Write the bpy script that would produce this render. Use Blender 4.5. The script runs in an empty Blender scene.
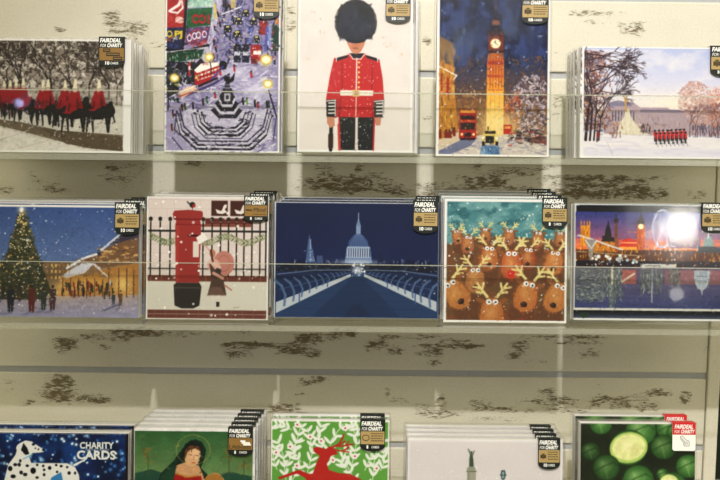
import bpy, math, random
import numpy as np
from mathutils import Vector

# ------------------------------------------------------------------ camera
PITCH = math.radians(5.0); ROLL = math.radians(0.58); F = 800.0; D = 0.92
CAM = Vector((0.0, -D*math.cos(PITCH), D*math.sin(PITCH)))
FWD = Vector((0, math.cos(PITCH), -math.sin(PITCH)))
UP0 = Vector((0, math.sin(PITCH), math.cos(PITCH))); RT0 = Vector((1, 0, 0))
# picture turned clockwise by ROLL: horizontals drop towards the right
RT = RT0*math.cos(ROLL) + UP0*math.sin(ROLL)
UP = UP0*math.cos(ROLL) - RT0*math.sin(ROLL)

def at(px, py, y):
    """point of the plane Y=y that the camera sees at a photo pixel"""
    d = FWD + RT*((px-360)/F) - UP*((py-240)/F)
    return CAM + d*((y-CAM.y)/d.y)

def axis(p):
    return (p-CAM).dot(FWD)

scene = bpy.context.scene
COL = scene.collection

def link(o, parent=None):
    COL.objects.link(o)
    if parent: o.parent = parent
    return o

def tag(o, label, cat, group=None):
    o['label'] = label; o['category'] = cat
    if group: o['group'] = group
    return o

# ------------------------------------------------------------------ mesh helpers
class MB:
    def __init__(s): s.v = []; s.f = []; s.m = []; s.mats = []
    def mi(s, mat):
        if mat not in s.mats: s.mats.append(mat)
        return s.mats.index(mat)
    def box(s, a, b, mat, skip=()):
        x0,y0,z0 = a; x1,y1,z1 = b; n = len(s.v)
        s.v += [(x0,y0,z0),(x1,y0,z0),(x1,y1,z0),(x0,y1,z0),(x0,y0,z1),(x1,y0,z1),(x1,y1,z1),(x0,y1,z1)]
        for k,f in (('b',(0,3,2,1)),('t',(4,5,6,7)),('f',(0,1,5,4)),('r',(1,2,6,5)),('k',(2,3,7,6)),('l',(3,0,4,7))):
            if k in skip: continue
            s.f.append(tuple(n+i for i in f)); s.m.append(s.mi(mat[k] if isinstance(mat, dict) else mat))
    def flat(s, pts, y, mat, depth=0.0):
        """a polygon in the XZ plane facing -Y, with optional thickness behind"""
        n = len(s.v); k = len(pts)
        s.v += [(x, y, z) for x, z in pts]
        s.f.append(tuple(range(n, n+k))); s.m.append(s.mi(mat))
        if depth:
            s.v += [(x, y+depth, z) for x, z in pts]
            s.f.append(tuple(n+k+i for i in reversed(range(k)))); s.m.append(s.mi(mat))
            for i in range(k):
                j = (i+1) % k
                s.f.append((n+j, n+i, n+k+i, n+k+j)); s.m.append(s.mi(mat))
    def tris(s, tris, y, mat):
        for t in tris:
            n = len(s.v)
            a, b, c = t
            if (b[0]-a[0])*(c[1]-a[1]) - (b[1]-a[1])*(c[0]-a[0]) < 0: b, c = c, b
            s.v += [(p[0], y, p[1]) for p in (a, b, c)]
            s.f.append((n, n+1, n+2)); s.m.append(s.mi(mat))
    def build(s, name, parent=None, smooth=False):
        me = bpy.data.meshes.new(name)
        me.from_pydata(s.v, [], s.f)
        for m in s.mats: me.materials.append(m)
        me.polygons.foreach_set('material_index', s.m)
        if smooth: me.polygons.foreach_set('use_smooth', [True]*len(s.f))
        me.update()
        return link(bpy.data.objects.new(name, me), parent)

_tc = {}
def glyphs(text, bold=0.018):
    """triangles of a line of text, lower-left at 0,0, cap height 1"""
    if (text, bold) in _tc: return _tc[(text, bold)]
    cu = bpy.data.curves.new('lettering', 'FONT'); cu.body = text; cu.offset = bold; cu.resolution_u = 3
    ob = bpy.data.objects.new('lettering', cu); COL.objects.link(ob)
    bpy.context.view_layer.update()
    me = ob.evaluated_get(bpy.context.evaluated_depsgraph_get()).to_mesh()
    me.calc_loop_triangles()
    vs = [(v.co.x, v.co.y) for v in me.vertices]
    tr = [tuple(vs[i] for i in t.vertices) for t in me.loop_triangles]
    xs = [p[0] for t in tr for p in t]
    x0 = min(xs); w = max(xs)-x0; cap = 0.70
    tr = [tuple(((p[0]-x0)/cap, p[1]/cap) for p in t) for t in tr]
    ob.evaluated_get(bpy.context.evaluated_depsgraph_get()).to_mesh_clear()
    bpy.data.objects.remove(ob); bpy.data.curves.remove(cu)
    _tc[(text, bold)] = (tr, w/cap)
    return _tc[(text, bold)]

def put_text(text, x, y, w, h, slant=0.0, bold=0.018):
    """glyph triangles fitted to width w and cap height h; y grows upward"""
    tr, gw = glyphs(text, bold)
    return [tuple((x + p[0]*w/gw + p[1]*h*slant, y + p[1]*h) for p in t) for t in tr]

# ------------------------------------------------------------------ materials
def nt(mat):
    mat.use_nodes = True
    n = mat.node_tree; n.nodes.clear(); return n
def lin(c):
    return tuple((v/255/12.92) if v/255 <= 0.04045 else ((v/255+0.055)/1.055)**2.4 for v in c)
def plain(name, rgb, rough=0.5, spec=0.4, metal=0.0, mottle=0.05, scale=180):
    m = bpy.data.materials.new(name); t = nt(m)
    out = t.nodes.new('ShaderNodeOutputMaterial'); b = t.nodes.new('ShaderNodeBsdfPrincipled')
    tc = t.nodes.new('ShaderNodeTexCoord'); no = t.nodes.new('ShaderNodeTexNoise'); no.inputs['Scale'].default_value = scale
    mx = t.nodes.new('ShaderNodeMix'); mx.data_type = 'RGBA'
    c = lin(rgb)
    mx.inputs[6].default_value = (*[max(0, v*(1-mottle)) for v in c], 1)
    mx.inputs[7].default_value = (*[min(1, v*(1+mottle)) for v in c], 1)
    t.links.new(tc.outputs['Object'], no.inputs['Vector']); t.links.new(no.outputs['Fac'], mx.inputs[0])
    t.links.new(mx.outputs[2], b.inputs['Base Color'])
    b.inputs['Roughness'].default_value = rough; b.inputs['Specular IOR Level'].default_value = spec
    b.inputs['Metallic'].default_value = metal
    t.links.new(b.outputs[0], out.inputs['Surface'])
    return m

def film(name, gloss=1.0, rough=0.08, bump=0.25, scale=40.0, tint=(1, 1, 1), ior=1.45, haze=0.0, hazecol=(235, 235, 228)):
    """thin clear plastic: lets light straight through, mirrors a little of the room"""
    m = bpy.data.materials.new(name); t = nt(m); N = t.nodes.new; L = t.links.new
    out = N('ShaderNodeOutputMaterial'); tr = N('ShaderNodeBsdfTransparent'); gl = N('ShaderNodeBsdfGlossy')
    tr.inputs[0].default_value = (*tint, 1)
    gl.inputs['Roughness'].default_value = rough; gl.inputs['Color'].default_value = (gloss, gloss, gloss, 1)
    tc = N('ShaderNodeTexCoord'); no = N('ShaderNodeTexNoise'); no.inputs['Scale'].default_value = scale; no.inputs['Detail'].default_value = 3
    mp = N('ShaderNodeMapping'); mp.inputs['Scale'].default_value = (1.0, 1.0, 0.45)
    bp = N('ShaderNodeBump'); bp.inputs['Strength'].default_value = bump; bp.inputs['Distance'].default_value = 0.002
    L(tc.outputs['Object'], mp.inputs[0]); L(mp.outputs[0], no.inputs['Vector']); L(no.outputs['Fac'], bp.inputs['Height'])
    L(bp.outputs[0], gl.inputs['Normal'])
    geo = N('ShaderNodeNewGeometry'); dt = N('ShaderNodeVectorMath'); dt.operation = 'DOT_PRODUCT'; L(geo.outputs['Incoming'], dt.inputs[0]); L(bp.outputs[0], dt.inputs[1])
    def mm(op, a, b_):
        n = N('ShaderNodeMath'); n.operation = op
        for i, v in enumerate((a, b_)):
            if v is None: continue
            if isinstance(v, (int, float)): n.inputs[i].default_value = v
            else: L(v, n.inputs[i])
        return n.outputs[0]
    r0 = ((ior-1)/(ior+1))**2*1.1
    sch = mm('ADD', mm('MULTIPLY', mm('POWER', mm('SUBTRACT', 1.0, mm('ABSOLUTE', dt.outputs['Value'], None)), 5.0), 1-r0), r0)
    mx = N('ShaderNodeMixShader'); L(sch, mx.inputs[0]); L(tr.outputs[0], mx.inputs[1]); L(gl.outputs[0], mx.inputs[2])
    if haze:
        df = N('ShaderNodeBsdfDiffuse'); df.inputs[0].default_value = (*lin(hazecol), 1)
        m2 = N('ShaderNodeMixShader'); m2.inputs[0].default_value = haze
        L(mx.outputs[0], m2.inputs[1]); L(df.outputs[0], m2.inputs[2]); L(m2.outputs[0], out.inputs['Surface'])
    else:
        L(mx.outputs[0], out.inputs['Surface'])
    return m

M = {}
M['paper'] = plain('white_card', (216, 213, 210), 0.55, 0.3, mottle=0.02)
M['paper_edge'] = plain('card_edges', (204, 202, 196), 0.7, 0.2, mottle=0.05, scale=400)
M['tag_dark'] = plain('tag_dark_green', (22, 27, 25), 0.4, 0.4)
M['tag_kraft'] = plain('tag_kraft', (166, 142, 92), 0.5, 0.3, mottle=0.06)
M['tag_brown'] = plain('tag_brown', (132, 100, 50), 0.5, 0.3, mottle=0.06)
M['tag_ink'] = plain('tag_ink', (70, 58, 34), 0.5, 0.3)
M['tag_white'] = plain('tag_white', (238, 238, 232), 0.5, 0.3)
M['tag_red'] = plain('tag_red', (196, 28, 34), 0.4, 0.4)
M['tag_grey'] = plain('tag_grey_sketch', (130, 130, 128), 0.5, 0.3)
M['film'] = film('cellophane', gloss=0.9, rough=0.12, bump=0.16, scale=26)
M['film_edge'] = film('cellophane_folds', gloss=0.9, rough=0.2, bump=0.4, scale=120, haze=0.08)
M['acrylic'] = film('clear_acrylic', gloss=0.9, rough=0.03, bump=0.0, tint=(0.99, 0.995, 0.985), ior=1.40)
M['acrylic_edge'] = film('acrylic_edge', gloss=0.9, rough=0.2, bump=0.0, tint=(0.86, 0.88, 0.84), haze=0.3, hazecol=(206, 206, 190))  # whitish haze in the colour stands in for light caught in the edges

mprint = bpy.data.materials.new('printed_card'); t = nt(mprint)
o_ = t.nodes.new('ShaderNodeOutputMaterial'); b_ = t.nodes.new('ShaderNodeBsdfPrincipled'); a_ = t.nodes.new('ShaderNodeVertexColor'); a_.layer_name = 'ink'
t.links.new(a_.outputs['Color'], b_.inputs['Base Color']); b_.inputs['Roughness'].default_value = 0.5; b_.inputs['Specular IOR Level'].default_value = 0.2
t.links.new(b_.outputs[0], o_.inputs['Surface']); M['print'] = mprint

# ------------------------------------------------------------------ a small painter for the printed pictures
S = 2.0
def H(h):
    h = h.lstrip('#'); return tuple(int(h[i:i+2], 16) for i in (0, 2, 4))
class Art:
    def __init__(s, x0, y0, x1, y1, col, seed=1):
        s.x0, s.y0, s.x1, s.y1 = x0, y0, x1, y1
        s.W = int((x1-x0)*S)+1; s.H = int((y1-y0)*S)+1
        s.a = np.empty((s.H, s.W, 3), np.float32); s.a[:] = col
        s.X, s.Y = np.meshgrid(np.linspace(x0, x1, s.W), np.linspace(y0, y1, s.H))
        s.X = s.X.astype(np.float32); s.Y = s.Y.astype(np.float32)
        s.r = random.Random(seed); s.seed = seed
    def sl(s, xa, ya, xb, yb):
        i0 = max(0, int((ya-s.y0)*S)-1); i1 = min(s.H, int((yb-s.y0)*S)+3)
        j0 = max(0, int((xa-s.x0)*S)-1); j1 = min(s.W, int((xb-s.x0)*S)+3)
        if i1 <= i0 or j1 <= j0: return None
        return (slice(i0, i1), slice(j0, j1))
    def put(s, k, m, c):
        m = np.clip(m, 0, 1)[..., None]
        c = np.asarray(c, np.float32)
        s.a[k] = s.a[k]*(1-m) + c*m
    def ell(s, cx, cy, rx, ry, c, rot=0, al=1.0, soft=0.35):
        R = max(rx, ry)+1; k = s.sl(cx-R, cy-R, cx+R, cy+R)
        if not k: return
        x = s.X[k]-cx; y = s.Y[k]-cy; ca, sa = math.cos(rot), math.sin(rot)
        u = x*ca+y*sa; v = -x*sa+y*ca
        d = np.sqrt((u/rx)**2+(v/ry)**2); s.put(k, al*np.clip((1-d)*min(rx, ry)/(soft+1e-6)+0.5, 0, 1), c)
    def glow(s, cx, cy, rx, ry, c, al=1.0):
        k = s.sl(cx-2.5*rx, cy-2.5*ry, cx+2.5*rx, cy+2.5*ry)
        if not k: return
        d = ((s.X[k]-cx)/rx)**2+((s.Y[k]-cy)/ry)**2; s.put(k, al*np.exp(-d*1.2), c)
    def ring(s, cx, cy, rx, ry, w, c, al=1.0):
        R = max(rx, ry)+w; k = s.sl(cx-R, cy-R, cx+R, cy+R)
        if not k: return
        d = np.sqrt(((s.X[k]-cx)/rx)**2+((s.Y[k]-cy)/ry)**2); s.put(k, al*np.clip((w/2-abs(d-1)*min(rx, ry))/0.4+0.5, 0, 1), c)
    def pmask(s, k, pts, sub=2):
        X = s.X[k]; Y = s.Y[k]; out = np.zeros(X.shape, np.float32)
        n = len(pts)
        for a in range(sub):
            for b in range(sub):
                ox = ((a+.5)/sub-.5)/S; oy = ((b+.5)/sub-.5)/S
                ins = np.zeros(X.shape, bool); xx = X+ox; yy = Y+oy
                for i in range(n):
                    xa, ya = pts[i]; xb, yb = pts[i-1]
                    if ya == yb: continue
                    ins ^= ((ya > yy) != (yb > yy)) & (xx < (xb-xa)*(yy-ya)/(yb-ya)+xa)
                out += ins
        return out/(sub*sub)
    def poly(s, pts, c, al=1.0):
        xs = [p[0] for p in pts]; ys = [p[1] for p in pts]
        k = s.sl(min(xs), min(ys), max(xs), max(ys))
        if k: s.put(k, al*s.pmask(k, pts), c)
    def rect(s, xa, ya, xb, yb, c, al=1.0): s.poly([(xa, ya), (xb, ya), (xb, yb), (xa, yb)], c, al)
    def line(s, pts, w, c, al=1.0, w2=None):
        w2 = w if w2 is None else w2; n = len(pts)-1
        for i in range(n):
            (xa, ya), (xb, yb) = pts[i], pts[i+1]
            wa = w+(w2-w)*i/n; wb = w+(w2-w)*(i+1)/n
            k = s.sl(min(xa, xb)-w, min(ya, yb)-w, max(xa, xb)+w, max(ya, yb)+w)
            if not k: continue
            dx, dy = xb-xa, yb-ya; L2 = dx*dx+dy*dy+1e-9
            t = np.clip(((s.X[k]-xa)*dx+(s.Y[k]-ya)*dy)/L2, 0, 1)
            d = np.hypot(s.X[k]-xa-t*dx, s.Y[k]-ya-t*dy)
            s.put(k, al*np.clip(((wa+(wb-wa)*t)/2-d)*1.8+0.5, 0, 1), c)
    def grad(s, ya, ca, yb, cb, xa=None, xb=None):
        k = s.sl(s.x0 if xa is None else xa, ya, s.x1 if xb is None else xb, yb)
        if not k: return
        t = np.clip((s.Y[k]-ya)/(yb-ya), 0, 1)[..., None]
        s.a[k] = np.asarray(ca)*(1-t)+np.asarray(cb)*t
    def noise(s, sx, sy=None, seed=0, octs=3):
        sy = sy or sx; out = np.zeros((s.H, s.W), np.float32); amp = 1; tot = 0
        for o in range(octs):
            rg = np.random.RandomState(s.seed*101+seed*17+o)
            gw = int((s.x1-s.x0)/sx)+3; gh = int((s.y1-s.y0)/sy)+3
            g = rg.rand(gh, gw).astype(np.float32)
            u = (s.X-s.x0)/sx; v = (s.Y-s.y0)/sy; i = v.astype(int); j = u.astype(int); fu = u-j; fv = v-i
            fu = fu*fu*(3-2*fu); fv = fv*fv*(3-2*fv)
            out += amp*((g[i, j]*(1-fu)+g[i, j+1]*fu)*(1-fv)+(g[i+1, j]*(1-fu)+g[i+1, j+1]*fu)*fv); tot += amp
            amp *= .5; sx /= 2; sy /= 2
        return out/tot
    def mix(s, m, c, box=None):
        k = s.sl(*box) if box else (slice(None), slice(None))
        s.put(k, m[k], c)
    def vary(s, amt, sx, sy=None, seed=5, box=None):
        n = (s.noise(sx, sy, seed)-.5)*2*amt; k = s.sl(*box) if box else (slice(None), slice(None))
        s.a[k] = np.clip(s.a[k]*(1+n[k][..., None]), 0, 255)
    def dots(s, n, box, r0, r1, cols, al=1.0):
        for _ in range(n):
            q = s.r.uniform(r0, r1)
            s.ell(s.r.uniform(box[0], box[2]), s.r.uniform(box[1], box[3]), q, q, s.r.choice(cols), al=al*s.r.uniform(.6, 1))
    def dabs(s, n, box, l0, l1, w, cols, ang=(0, 3.14), al=.9):
        for _ in range(n):
            x = s.r.uniform(box[0], box[2]); y = s.r.uniform(box[1], box[3]); q = s.r.uniform(l0, l1); a = s.r.uniform(*ang)
            s.line([(x, y), (x+q*math.cos(a), y+q*math.sin(a))], w, s.r.choice(cols), al*s.r.uniform(.5, 1))
    def text(s, txt, x, y, w, h, c, slant=0, bold=.02, al=1.0):
        """y is the baseline in picture rows"""
        tr = put_text(txt, 0, 0, w, h, slant, bold)
        k = s.sl(x-1, y-h*1.4, x+w+h*abs(slant)+1, y+h*.4)
        if not k: return
        m = np.zeros(s.X[k].shape, np.float32)
        sub = 2
        for a in range(sub):
            for b in range(sub):
                mm = np.zeros(m.shape, bool)
                xx = s.X[k]+((a+.5)/sub-.5)/S; yy = s.Y[k]+((b+.5)/sub-.5)/S
                for t in tr:
                    P = [(x+p[0], y-p[1]) for p in t]
                    d = [(P[i-1][0]-P[i][0])*(yy-P[i][1])-(P[i-1][1]-P[i][1])*(xx-P[i][0]) for i in range(3)]
                    mm |= ((d[0] >= 0) & (d[1] >= 0) & (d[2] >= 0)) | ((d[0] <= 0) & (d[1] <= 0) & (d[2] <= 0))
                m += mm
        s.put(k, al*m/4, c)
    def tree(s, x, y, a, L, w, c, n=5, spread=.5, minw=.35, al=1.0):
        x2 = x+L*math.cos(a); y2 = y-L*math.sin(a)
        s.line([(x, y), (x2, y2)], w, c, al, w*.7)
        if n <= 0: return
        for _ in range(s.r.choice((2, 2, 3))):
            s.tree(x2, y2, a+s.r.uniform(-spread, spread)*1.3, L*s.r.uniform(.6, .85), max(minw, w*.65), c, n-1, spread, minw, al)
    def daub(s, n, l, w, amt, ang=(0, 3.14), al=.75):
        """brush strokes that pick up the paint already there"""
        for _ in range(n):
            x = s.r.uniform(s.x0+3, s.x1-3); y = s.r.uniform(s.y0+3, s.y1-3)
            c = s.a[min(s.H-1, int((y-s.y0)*S)), min(s.W-1, int((x-s.x0)*S))].copy()
            if c.min() > 234: continue
            c = np.clip(c*(1+s.r.uniform(-amt, amt))+s.r.uniform(-18, 18)*amt, 0, 232); q = s.r.uniform(.4, 1)*l; t = s.r.uniform(*ang)
            s.line([(x, y), (x+q*math.cos(t), y+q*math.sin(t))], w, c, al)
    def finish(s, con=1.0, mid=120, sat=1.0, gain=1.0, blur=1, grain=.02):
        a = s.a
        for _ in range(blur):
            p = np.pad(a, ((1, 1), (1, 1), (0, 0)), 'edge'); a = (p[:-2, 1:-1]+p[2:, 1:-1]+p[1:-1, :-2]+p[1:-1, 2:]+2*a)/6
        lum = a.mean(2, keepdims=True); a = lum+(a-lum)*sat; white = (s.a.min(2) > 234)[..., None]
        b = ((a-mid)*con+mid)*gain
        b *= 1+(np.random.RandomState(s.seed).rand(s.H, s.W, 1)-.5)*2*grain
        s.a = np.where(white, s.a, np.clip(b, 4, 250)); return s
    def mesh(s, name, w, h, mat):
        """grid of w x h metres, facing -Y, origin at bottom centre"""
        me = bpy.data.meshes.new(name); nx, ny = s.W, s.H
        xs = np.linspace(-w/2, w/2, nx); zs = np.linspace(h, 0, ny)
        X, Z = np.meshgrid(xs, zs); co = np.zeros((ny*nx, 3), np.float32); co[:, 0] = X.ravel(); co[:, 2] = Z.ravel()
        i, j = np.meshgrid(np.arange(ny-1), np.arange(nx-1), indexing='ij'); q = (i*nx+j).ravel()
        F4 = np.stack([q+nx, q+nx+1, q+1, q], 1).astype(np.int32)
        me.vertices.add(len(co)); me.vertices.foreach_set('co', co.ravel())
        me.loops.add(F4.size); me.loops.foreach_set('vertex_index', F4.ravel())
        me.polygons.add(len(F4)); me.polygons.foreach_set('loop_start', np.arange(0, F4.size, 4, dtype=np.int32))
        me.polygons.foreach_set('loop_total', np.full(len(F4), 4, np.int32))
        me.update(calc_edges=True)
        ca = me.color_attributes.new('ink', 'FLOAT_COLOR', 'POINT')
        c = np.clip(s.a/255, 0, 1); c = np.where(c <= .04045, c/12.92, ((c+.055)/1.055)**2.4)
        rgba = np.ones((ny*nx, 4), np.float32); rgba[:, :3] = (.80*c**1.12).reshape(-1, 3)
        ca.data.foreach_set('color', rgba.ravel())
        me.materials.append(mat)
        return me
# ------------------------------------------------------------------ the pictures on the cards (coordinates are photo pixels)
WH = (240, 238, 236)

def art_guards():
    A = Art(-28, 38, 130, 152, (240, 238, 236), 3)
    A.rect(-28, 40, 122.5, 151, (156, 146, 134))
    A.grad(40, (128, 116, 102), 96, (166, 156, 144), -28, 122)
    n = A.noise(5, 4, 1, 3); A.mix(np.clip((n-.52)*9, 0, .75)*(A.Y < 104), (222, 214, 206))
    n = A.noise(3, 3, 2, 2); A.mix(np.clip((n-.55)*8, 0, .8)*(A.Y < 108), (70, 60, 52))
    for x, w in ((-18, 3), (4, 2.4), (20, 3.2), (49, 4.2), (72, 2.2), (88, 2.6), (108, 2.4), (116, 1.4)):
        A.tree(x, 104, 1.57+A.r.uniform(-.12, .12), 20, w, (52, 44, 38), 6, .55)
    for i in range(300):
        x = A.r.uniform(-27, 121); y = A.r.uniform(42, 92); a = A.r.uniform(0, 6.28); q = A.r.uniform(2, 7)
        A.line([(x, y), (x+q*math.cos(a), y+q*math.sin(a))], .6, A.r.choice([(226, 218, 208), (214, 206, 196), (66, 56, 48), (84, 72, 62)]), .75)
    A.rect(-28, 88, 122.5, 112, (176, 168, 158), .45)
    A.poly([(-28, 108), (122.5, 104), (122.5, 151), (-28, 151)], (206, 200, 190))
    for x in range(-20, 122, 5): A.rect(x, 94+A.r.random()*4, x+1.2, 104, (96, 84, 74), .7)
    A.rect(60, 99, 122, 101, (180, 172, 164), .6)
    A.poly([(-28, 116), (20, 122), (60, 130), (122.5, 134), (122.5, 150), (80, 146), (40, 136), (0, 126), (-28, 122)], (112, 98, 76))
    A.poly([(40, 128), (122.5, 136), (122.5, 150.5), (70, 146)], (96, 82, 60))
    A.dots(160, (-20, 120, 122, 148), .3, .9, [(170, 158, 140), (60, 48, 36), (200, 190, 176)])
    A.poly([(-28, 124), (0, 128), (38, 138), (86, 147), (96, 151), (-28, 151)], (218, 212, 204))
    A.line([(0, 140), (28, 130)], .7, (190, 182, 174)); A.line([(20, 148), (48, 140)], .7, (190, 182, 174))
    A.vary(.06, 4, 3)
    D_ = (30, 26, 24)
    def horse(x, y, k, tone=D_):
        A.ell(x, y, 14*k, 7.8*k, tone); A.ell(x+10*k, y-1*k, 7.4*k, 7.4*k, tone); A.ell(x-9*k, y-1*k, 6*k, 7*k, tone)
        A.poly([(x-8*k, y-2*k), (x-17*k, y-12*k), (x-21*k, y-7*k), (x-18*k, y-4*k), (x-11*k, y+4*k)], tone)
        for lx, dx in ((-9, -2), (-6, 1.5), (8, 2), (12, -1)):
            A.line([(x+lx*k, y+3*k), (x+(lx+dx*.6)*k, y+11*k), (x+(lx+dx)*k, y+20*k)], 3.2*k, tone, 1, 1.6*k)
        A.line([(x+14*k, y-2*k), (x+17*k, y+10*k)], 1.6*k, tone)
    def rider(x, y, k, red=(158, 22, 26)):
        A.poly([(x-4*k, y-10*k), (x+4*k, y-10*k), (x+7*k, y+2*k), (x+8*k, y+8*k), (x-9*k, y+9*k), (x-8*k, y)], red)
        A.poly([(x+2*k, y-6*k), (x+6*k, y+4*k), (x+1*k, y+6*k)], (118, 14, 20))
        A.poly([(x-7*k, y+6*k), (x-11*k, y+11*k), (x-5*k, y+12*k), (x, y+8*k)], red); A.line([(x-5*k, y+2*k), (x-6*k, y+9*k)], 1.4*k, (90, 12, 18)); A.line([(x+2*k, y-2*k), (x+3*k, y+7*k)], 1.3*k, (90, 12, 18)); A.ell(x+5*k, y+9*k, 4*k, 3*k, D_)
        A.ell(x, y-11*k, 2.2*k, 2.2*k, (200, 160, 130)); A.ell(x, y-13*k, 2.6*k, 2*k, (186, 176, 150))
        A.poly([(x-2*k, y-13*k), (x-.6*k, y-22*k), (x+1.2*k, y-21*k), (x+2.2*k, y-13*k)], (228, 218, 186))
    for x, y, k in ((-24, 100, .55), (-14, 100, .6), (-4, 101, .65), (4, 101, .7), (12, 102, .75), (22, 103, .8), (40, 105, .85), (46, 106, .85), (62, 106, .9), (72, 109, 1.0), (97, 109, 1.0)):
        horse(x, y+2, k)
    for x, y, k in ((-22, 94, .6), (-12, 94, .6), (-3, 94, .62), (3, 95, .66), (9, 95, .7), (15, 95, .75), (22, 96, .85), (42, 98, .85), (47, 98, .9), (64, 98, .85), (74, 101, 1.05), (98, 99, .95)):
        rider(x, y, k)
    A.poly([(16, 108), (24, 98), (31, 96), (28, 104), (20, 110)], (166, 26, 30)); A.dabs(60, (-26, 99, 60, 113), 2, 5, 1.6, [(30, 26, 26), (60, 40, 36), (140, 24, 28), (22, 20, 22)], (.6, 2.4), .8)
    A.ell(110, 103, 2.2, 3, D_); A.ell(85, 100, 3.2, 4.5, D_, .3); A.line([(85, 100), (90, 107)], 3, D_)
    A.dots(60, (-20, 116, 112, 138), .4, .9, [(206, 196, 186), (188, 178, 168)])
    A.rect(-28, 38, 125, 40.2, (236, 234, 230)); A.rect(122.5, 38, 130, 152, (240, 238, 236)); A.rect(-28, 150.6, 130, 152, (240, 238, 236))
    A.daub(1100, 2.4, .9, .25, al=.6)
    return A.finish(con=1.03, sat=.88, gain=1.02)

def art_circus():
    A = Art(164, -11, 279, 152, (240, 238, 236), 7)
    I = (165.5, -9.5, 277.5, 150.5)
    A.rect(*I, (150, 142, 186))
    lilac = [(176, 168, 206), (140, 130, 184), (206, 200, 224), (110, 100, 160), (190, 184, 214), (226, 222, 236)]
    A.dabs(900, (166, 60, 277, 150), 3, 9, 1.5, lilac, (2.4, 3.6))
    A.dabs(350, (205, -8, 277, 62), 2, 6, 1.4, [(70, 62, 130), (96, 88, 150), (46, 42, 96), (170, 164, 204), (120, 112, 170)], (0, 3.1))
    A.poly([(205, -9), (222, -9), (214, 30), (208, 62), (196, 62)], (186, 180, 210)); A.dabs(80, (200, -5, 216, 60), 2, 6, 1.2, lilac, (1, 2))
    # billboards
    A.poly([(165.5, -9.5), (186, -9.5), (183, 27), (165.5, 28)], (206, 40, 40)); A.dabs(40, (167, -8, 183, 26), 2, 5, 1.2, [(226, 90, 80), (180, 24, 30)])
    A.line([(176, -6), (179, 0), (177, 5), (171, 9), (168, 11)], 2.8, (238, 226, 224)); A.line([(180, 1), (181, 8), (176, 13), (169, 12)], 1.8, (238, 226, 224))
    A.ell(178, 20, 4.5, 3.4, (236, 170, 160), .3); A.line([(174, 22), (179, 18), (183, 20)], 1, (240, 220, 216))
    A.poly([(187, -9.5), (212, -9.5), (211, 6), (186, 8)], (168, 206, 190)); A.dabs(30, (188, -8, 210, 6), 2, 6, 1.5, [(210, 230, 220), (120, 180, 160)])
    A.poly([(186, 9), (211, 7), (209, 25), (185, 28)], (34, 116, 66)); A.dabs(30, (187, 9, 208, 26), 2, 5, 1, [(60, 150, 90), (22, 86, 46)], al=.7)
    A.text('CO1', 190, 23, 18, 8.5, (200, 34, 36), bold=.06)
    A.poly([(185, 28), (209, 26), (206, 41), (184, 45)], (106, 70, 128)); A.dabs(60, (185, 28, 206, 44), 2, 6, 1.4, [(190, 50, 60), (140, 120, 180), (84, 50, 120), (210, 90, 90)])
    for q in ((188, 38), (193, 36), (197, 35), (203, 34)): A.ring(q[0], q[1], 2, 3, 1, (226, 216, 232))
    A.poly([(165.5, 28), (184, 27), (182, 50), (165.5, 50)], (40, 50, 106)); A.dabs(40, (166, 29, 182, 48), 2, 5, 1.2, [(70, 86, 160), (26, 30, 76)])
    A.text('PJ', 173, 37, 8, 6, (236, 206, 50), bold=.05); A.ring(168, 34, 2.4, 2.6, 1.2, (236, 206, 50)); A.dabs(6, (168, 36, 176, 42), 3, 5, 1.2, [(222, 120, 60), (240, 240, 240)], (2.6, 3.4))
    A.line([(185, -9), (183, 30), (181, 52)], 2.6, (24, 22, 36))
    A.line([(165.5, 50), (184, 51), (207, 45)], 2.4, (20, 20, 26)); A.line([(168, 52), (206, 47)], .7, (230, 225, 230))
    A.poly([(165.5, 53), (203, 49), (200, 58), (184, 61), (165.5, 63)], (24, 86, 56)); A.dabs(40, (166, 53, 200, 61), 1.5, 3.5, 1, [(220, 226, 220), (180, 40, 40), (30, 120, 80), (240, 240, 236)], (1.2, 1.9))
    A.rect(165.5, 62, 194, 84, (30, 28, 44)); A.dabs(110, (166, 62, 196, 84), 2, 5, 1.3, [(60, 56, 96), (16, 16, 24), (200, 196, 216), (40, 90, 60), (90, 84, 140)])
    A.rect(187, 62, 189.5, 76, (200, 40, 40)); A.rect(187.4, 66, 189.2, 70, (236, 230, 226))
    A.poly([(192, 66), (200, 58), (206, 66), (200, 80), (190, 80)], (40, 40, 60))
    # upper street: people, taxis, lights
    A.dabs(150, (222, 0, 277, 60), 2, 6, 1.6, [(30, 28, 66), (20, 18, 40), (60, 56, 120), (96, 110, 190)], (1.2, 2))
    for x, y in ((216, 12), (218, 22), (213, 26), (212, 40), (214, 47), (212, 54), (224, 6), (228, 5)): A.line([(x, y), (x+1, y+4)], 1.8, (40, 26, 50)); A.ell(x, y-1, .9, .9, (206, 70, 60))
    A.line([(213, 4), (214, 18)], 2, (230, 206, 70))
    A.rect(221, -2, 225, 7, (40, 38, 60)); A.rect(229, -4, 234, 8, (222, 200, 110), .8); A.rect(236, -1, 240, 4, (90, 96, 150))
    A.line([(220, 14), (240, 6)], 1, (240, 236, 246))
    for x, y in ((237, 20), (226, 28), (236, 33), (244, 12), (252, 20), (255, 38), (242, 50), (236, 56)):
        A.poly([(x-3.4, y), (x-2, y-3), (x+2.4, y-3), (x+3.6, y), (x+3.6, y+4), (x-3.4, y+4)], (22, 20, 34)); A.rect(x-1.6, y-2.4, x+1.8, y-.8, (220, 206, 110)); A.ell(x-2, y+2.4, .8, .6, (240, 236, 230)); A.ell(x+2.2, y+2.4, .8, .6, (240, 236, 230))
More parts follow.
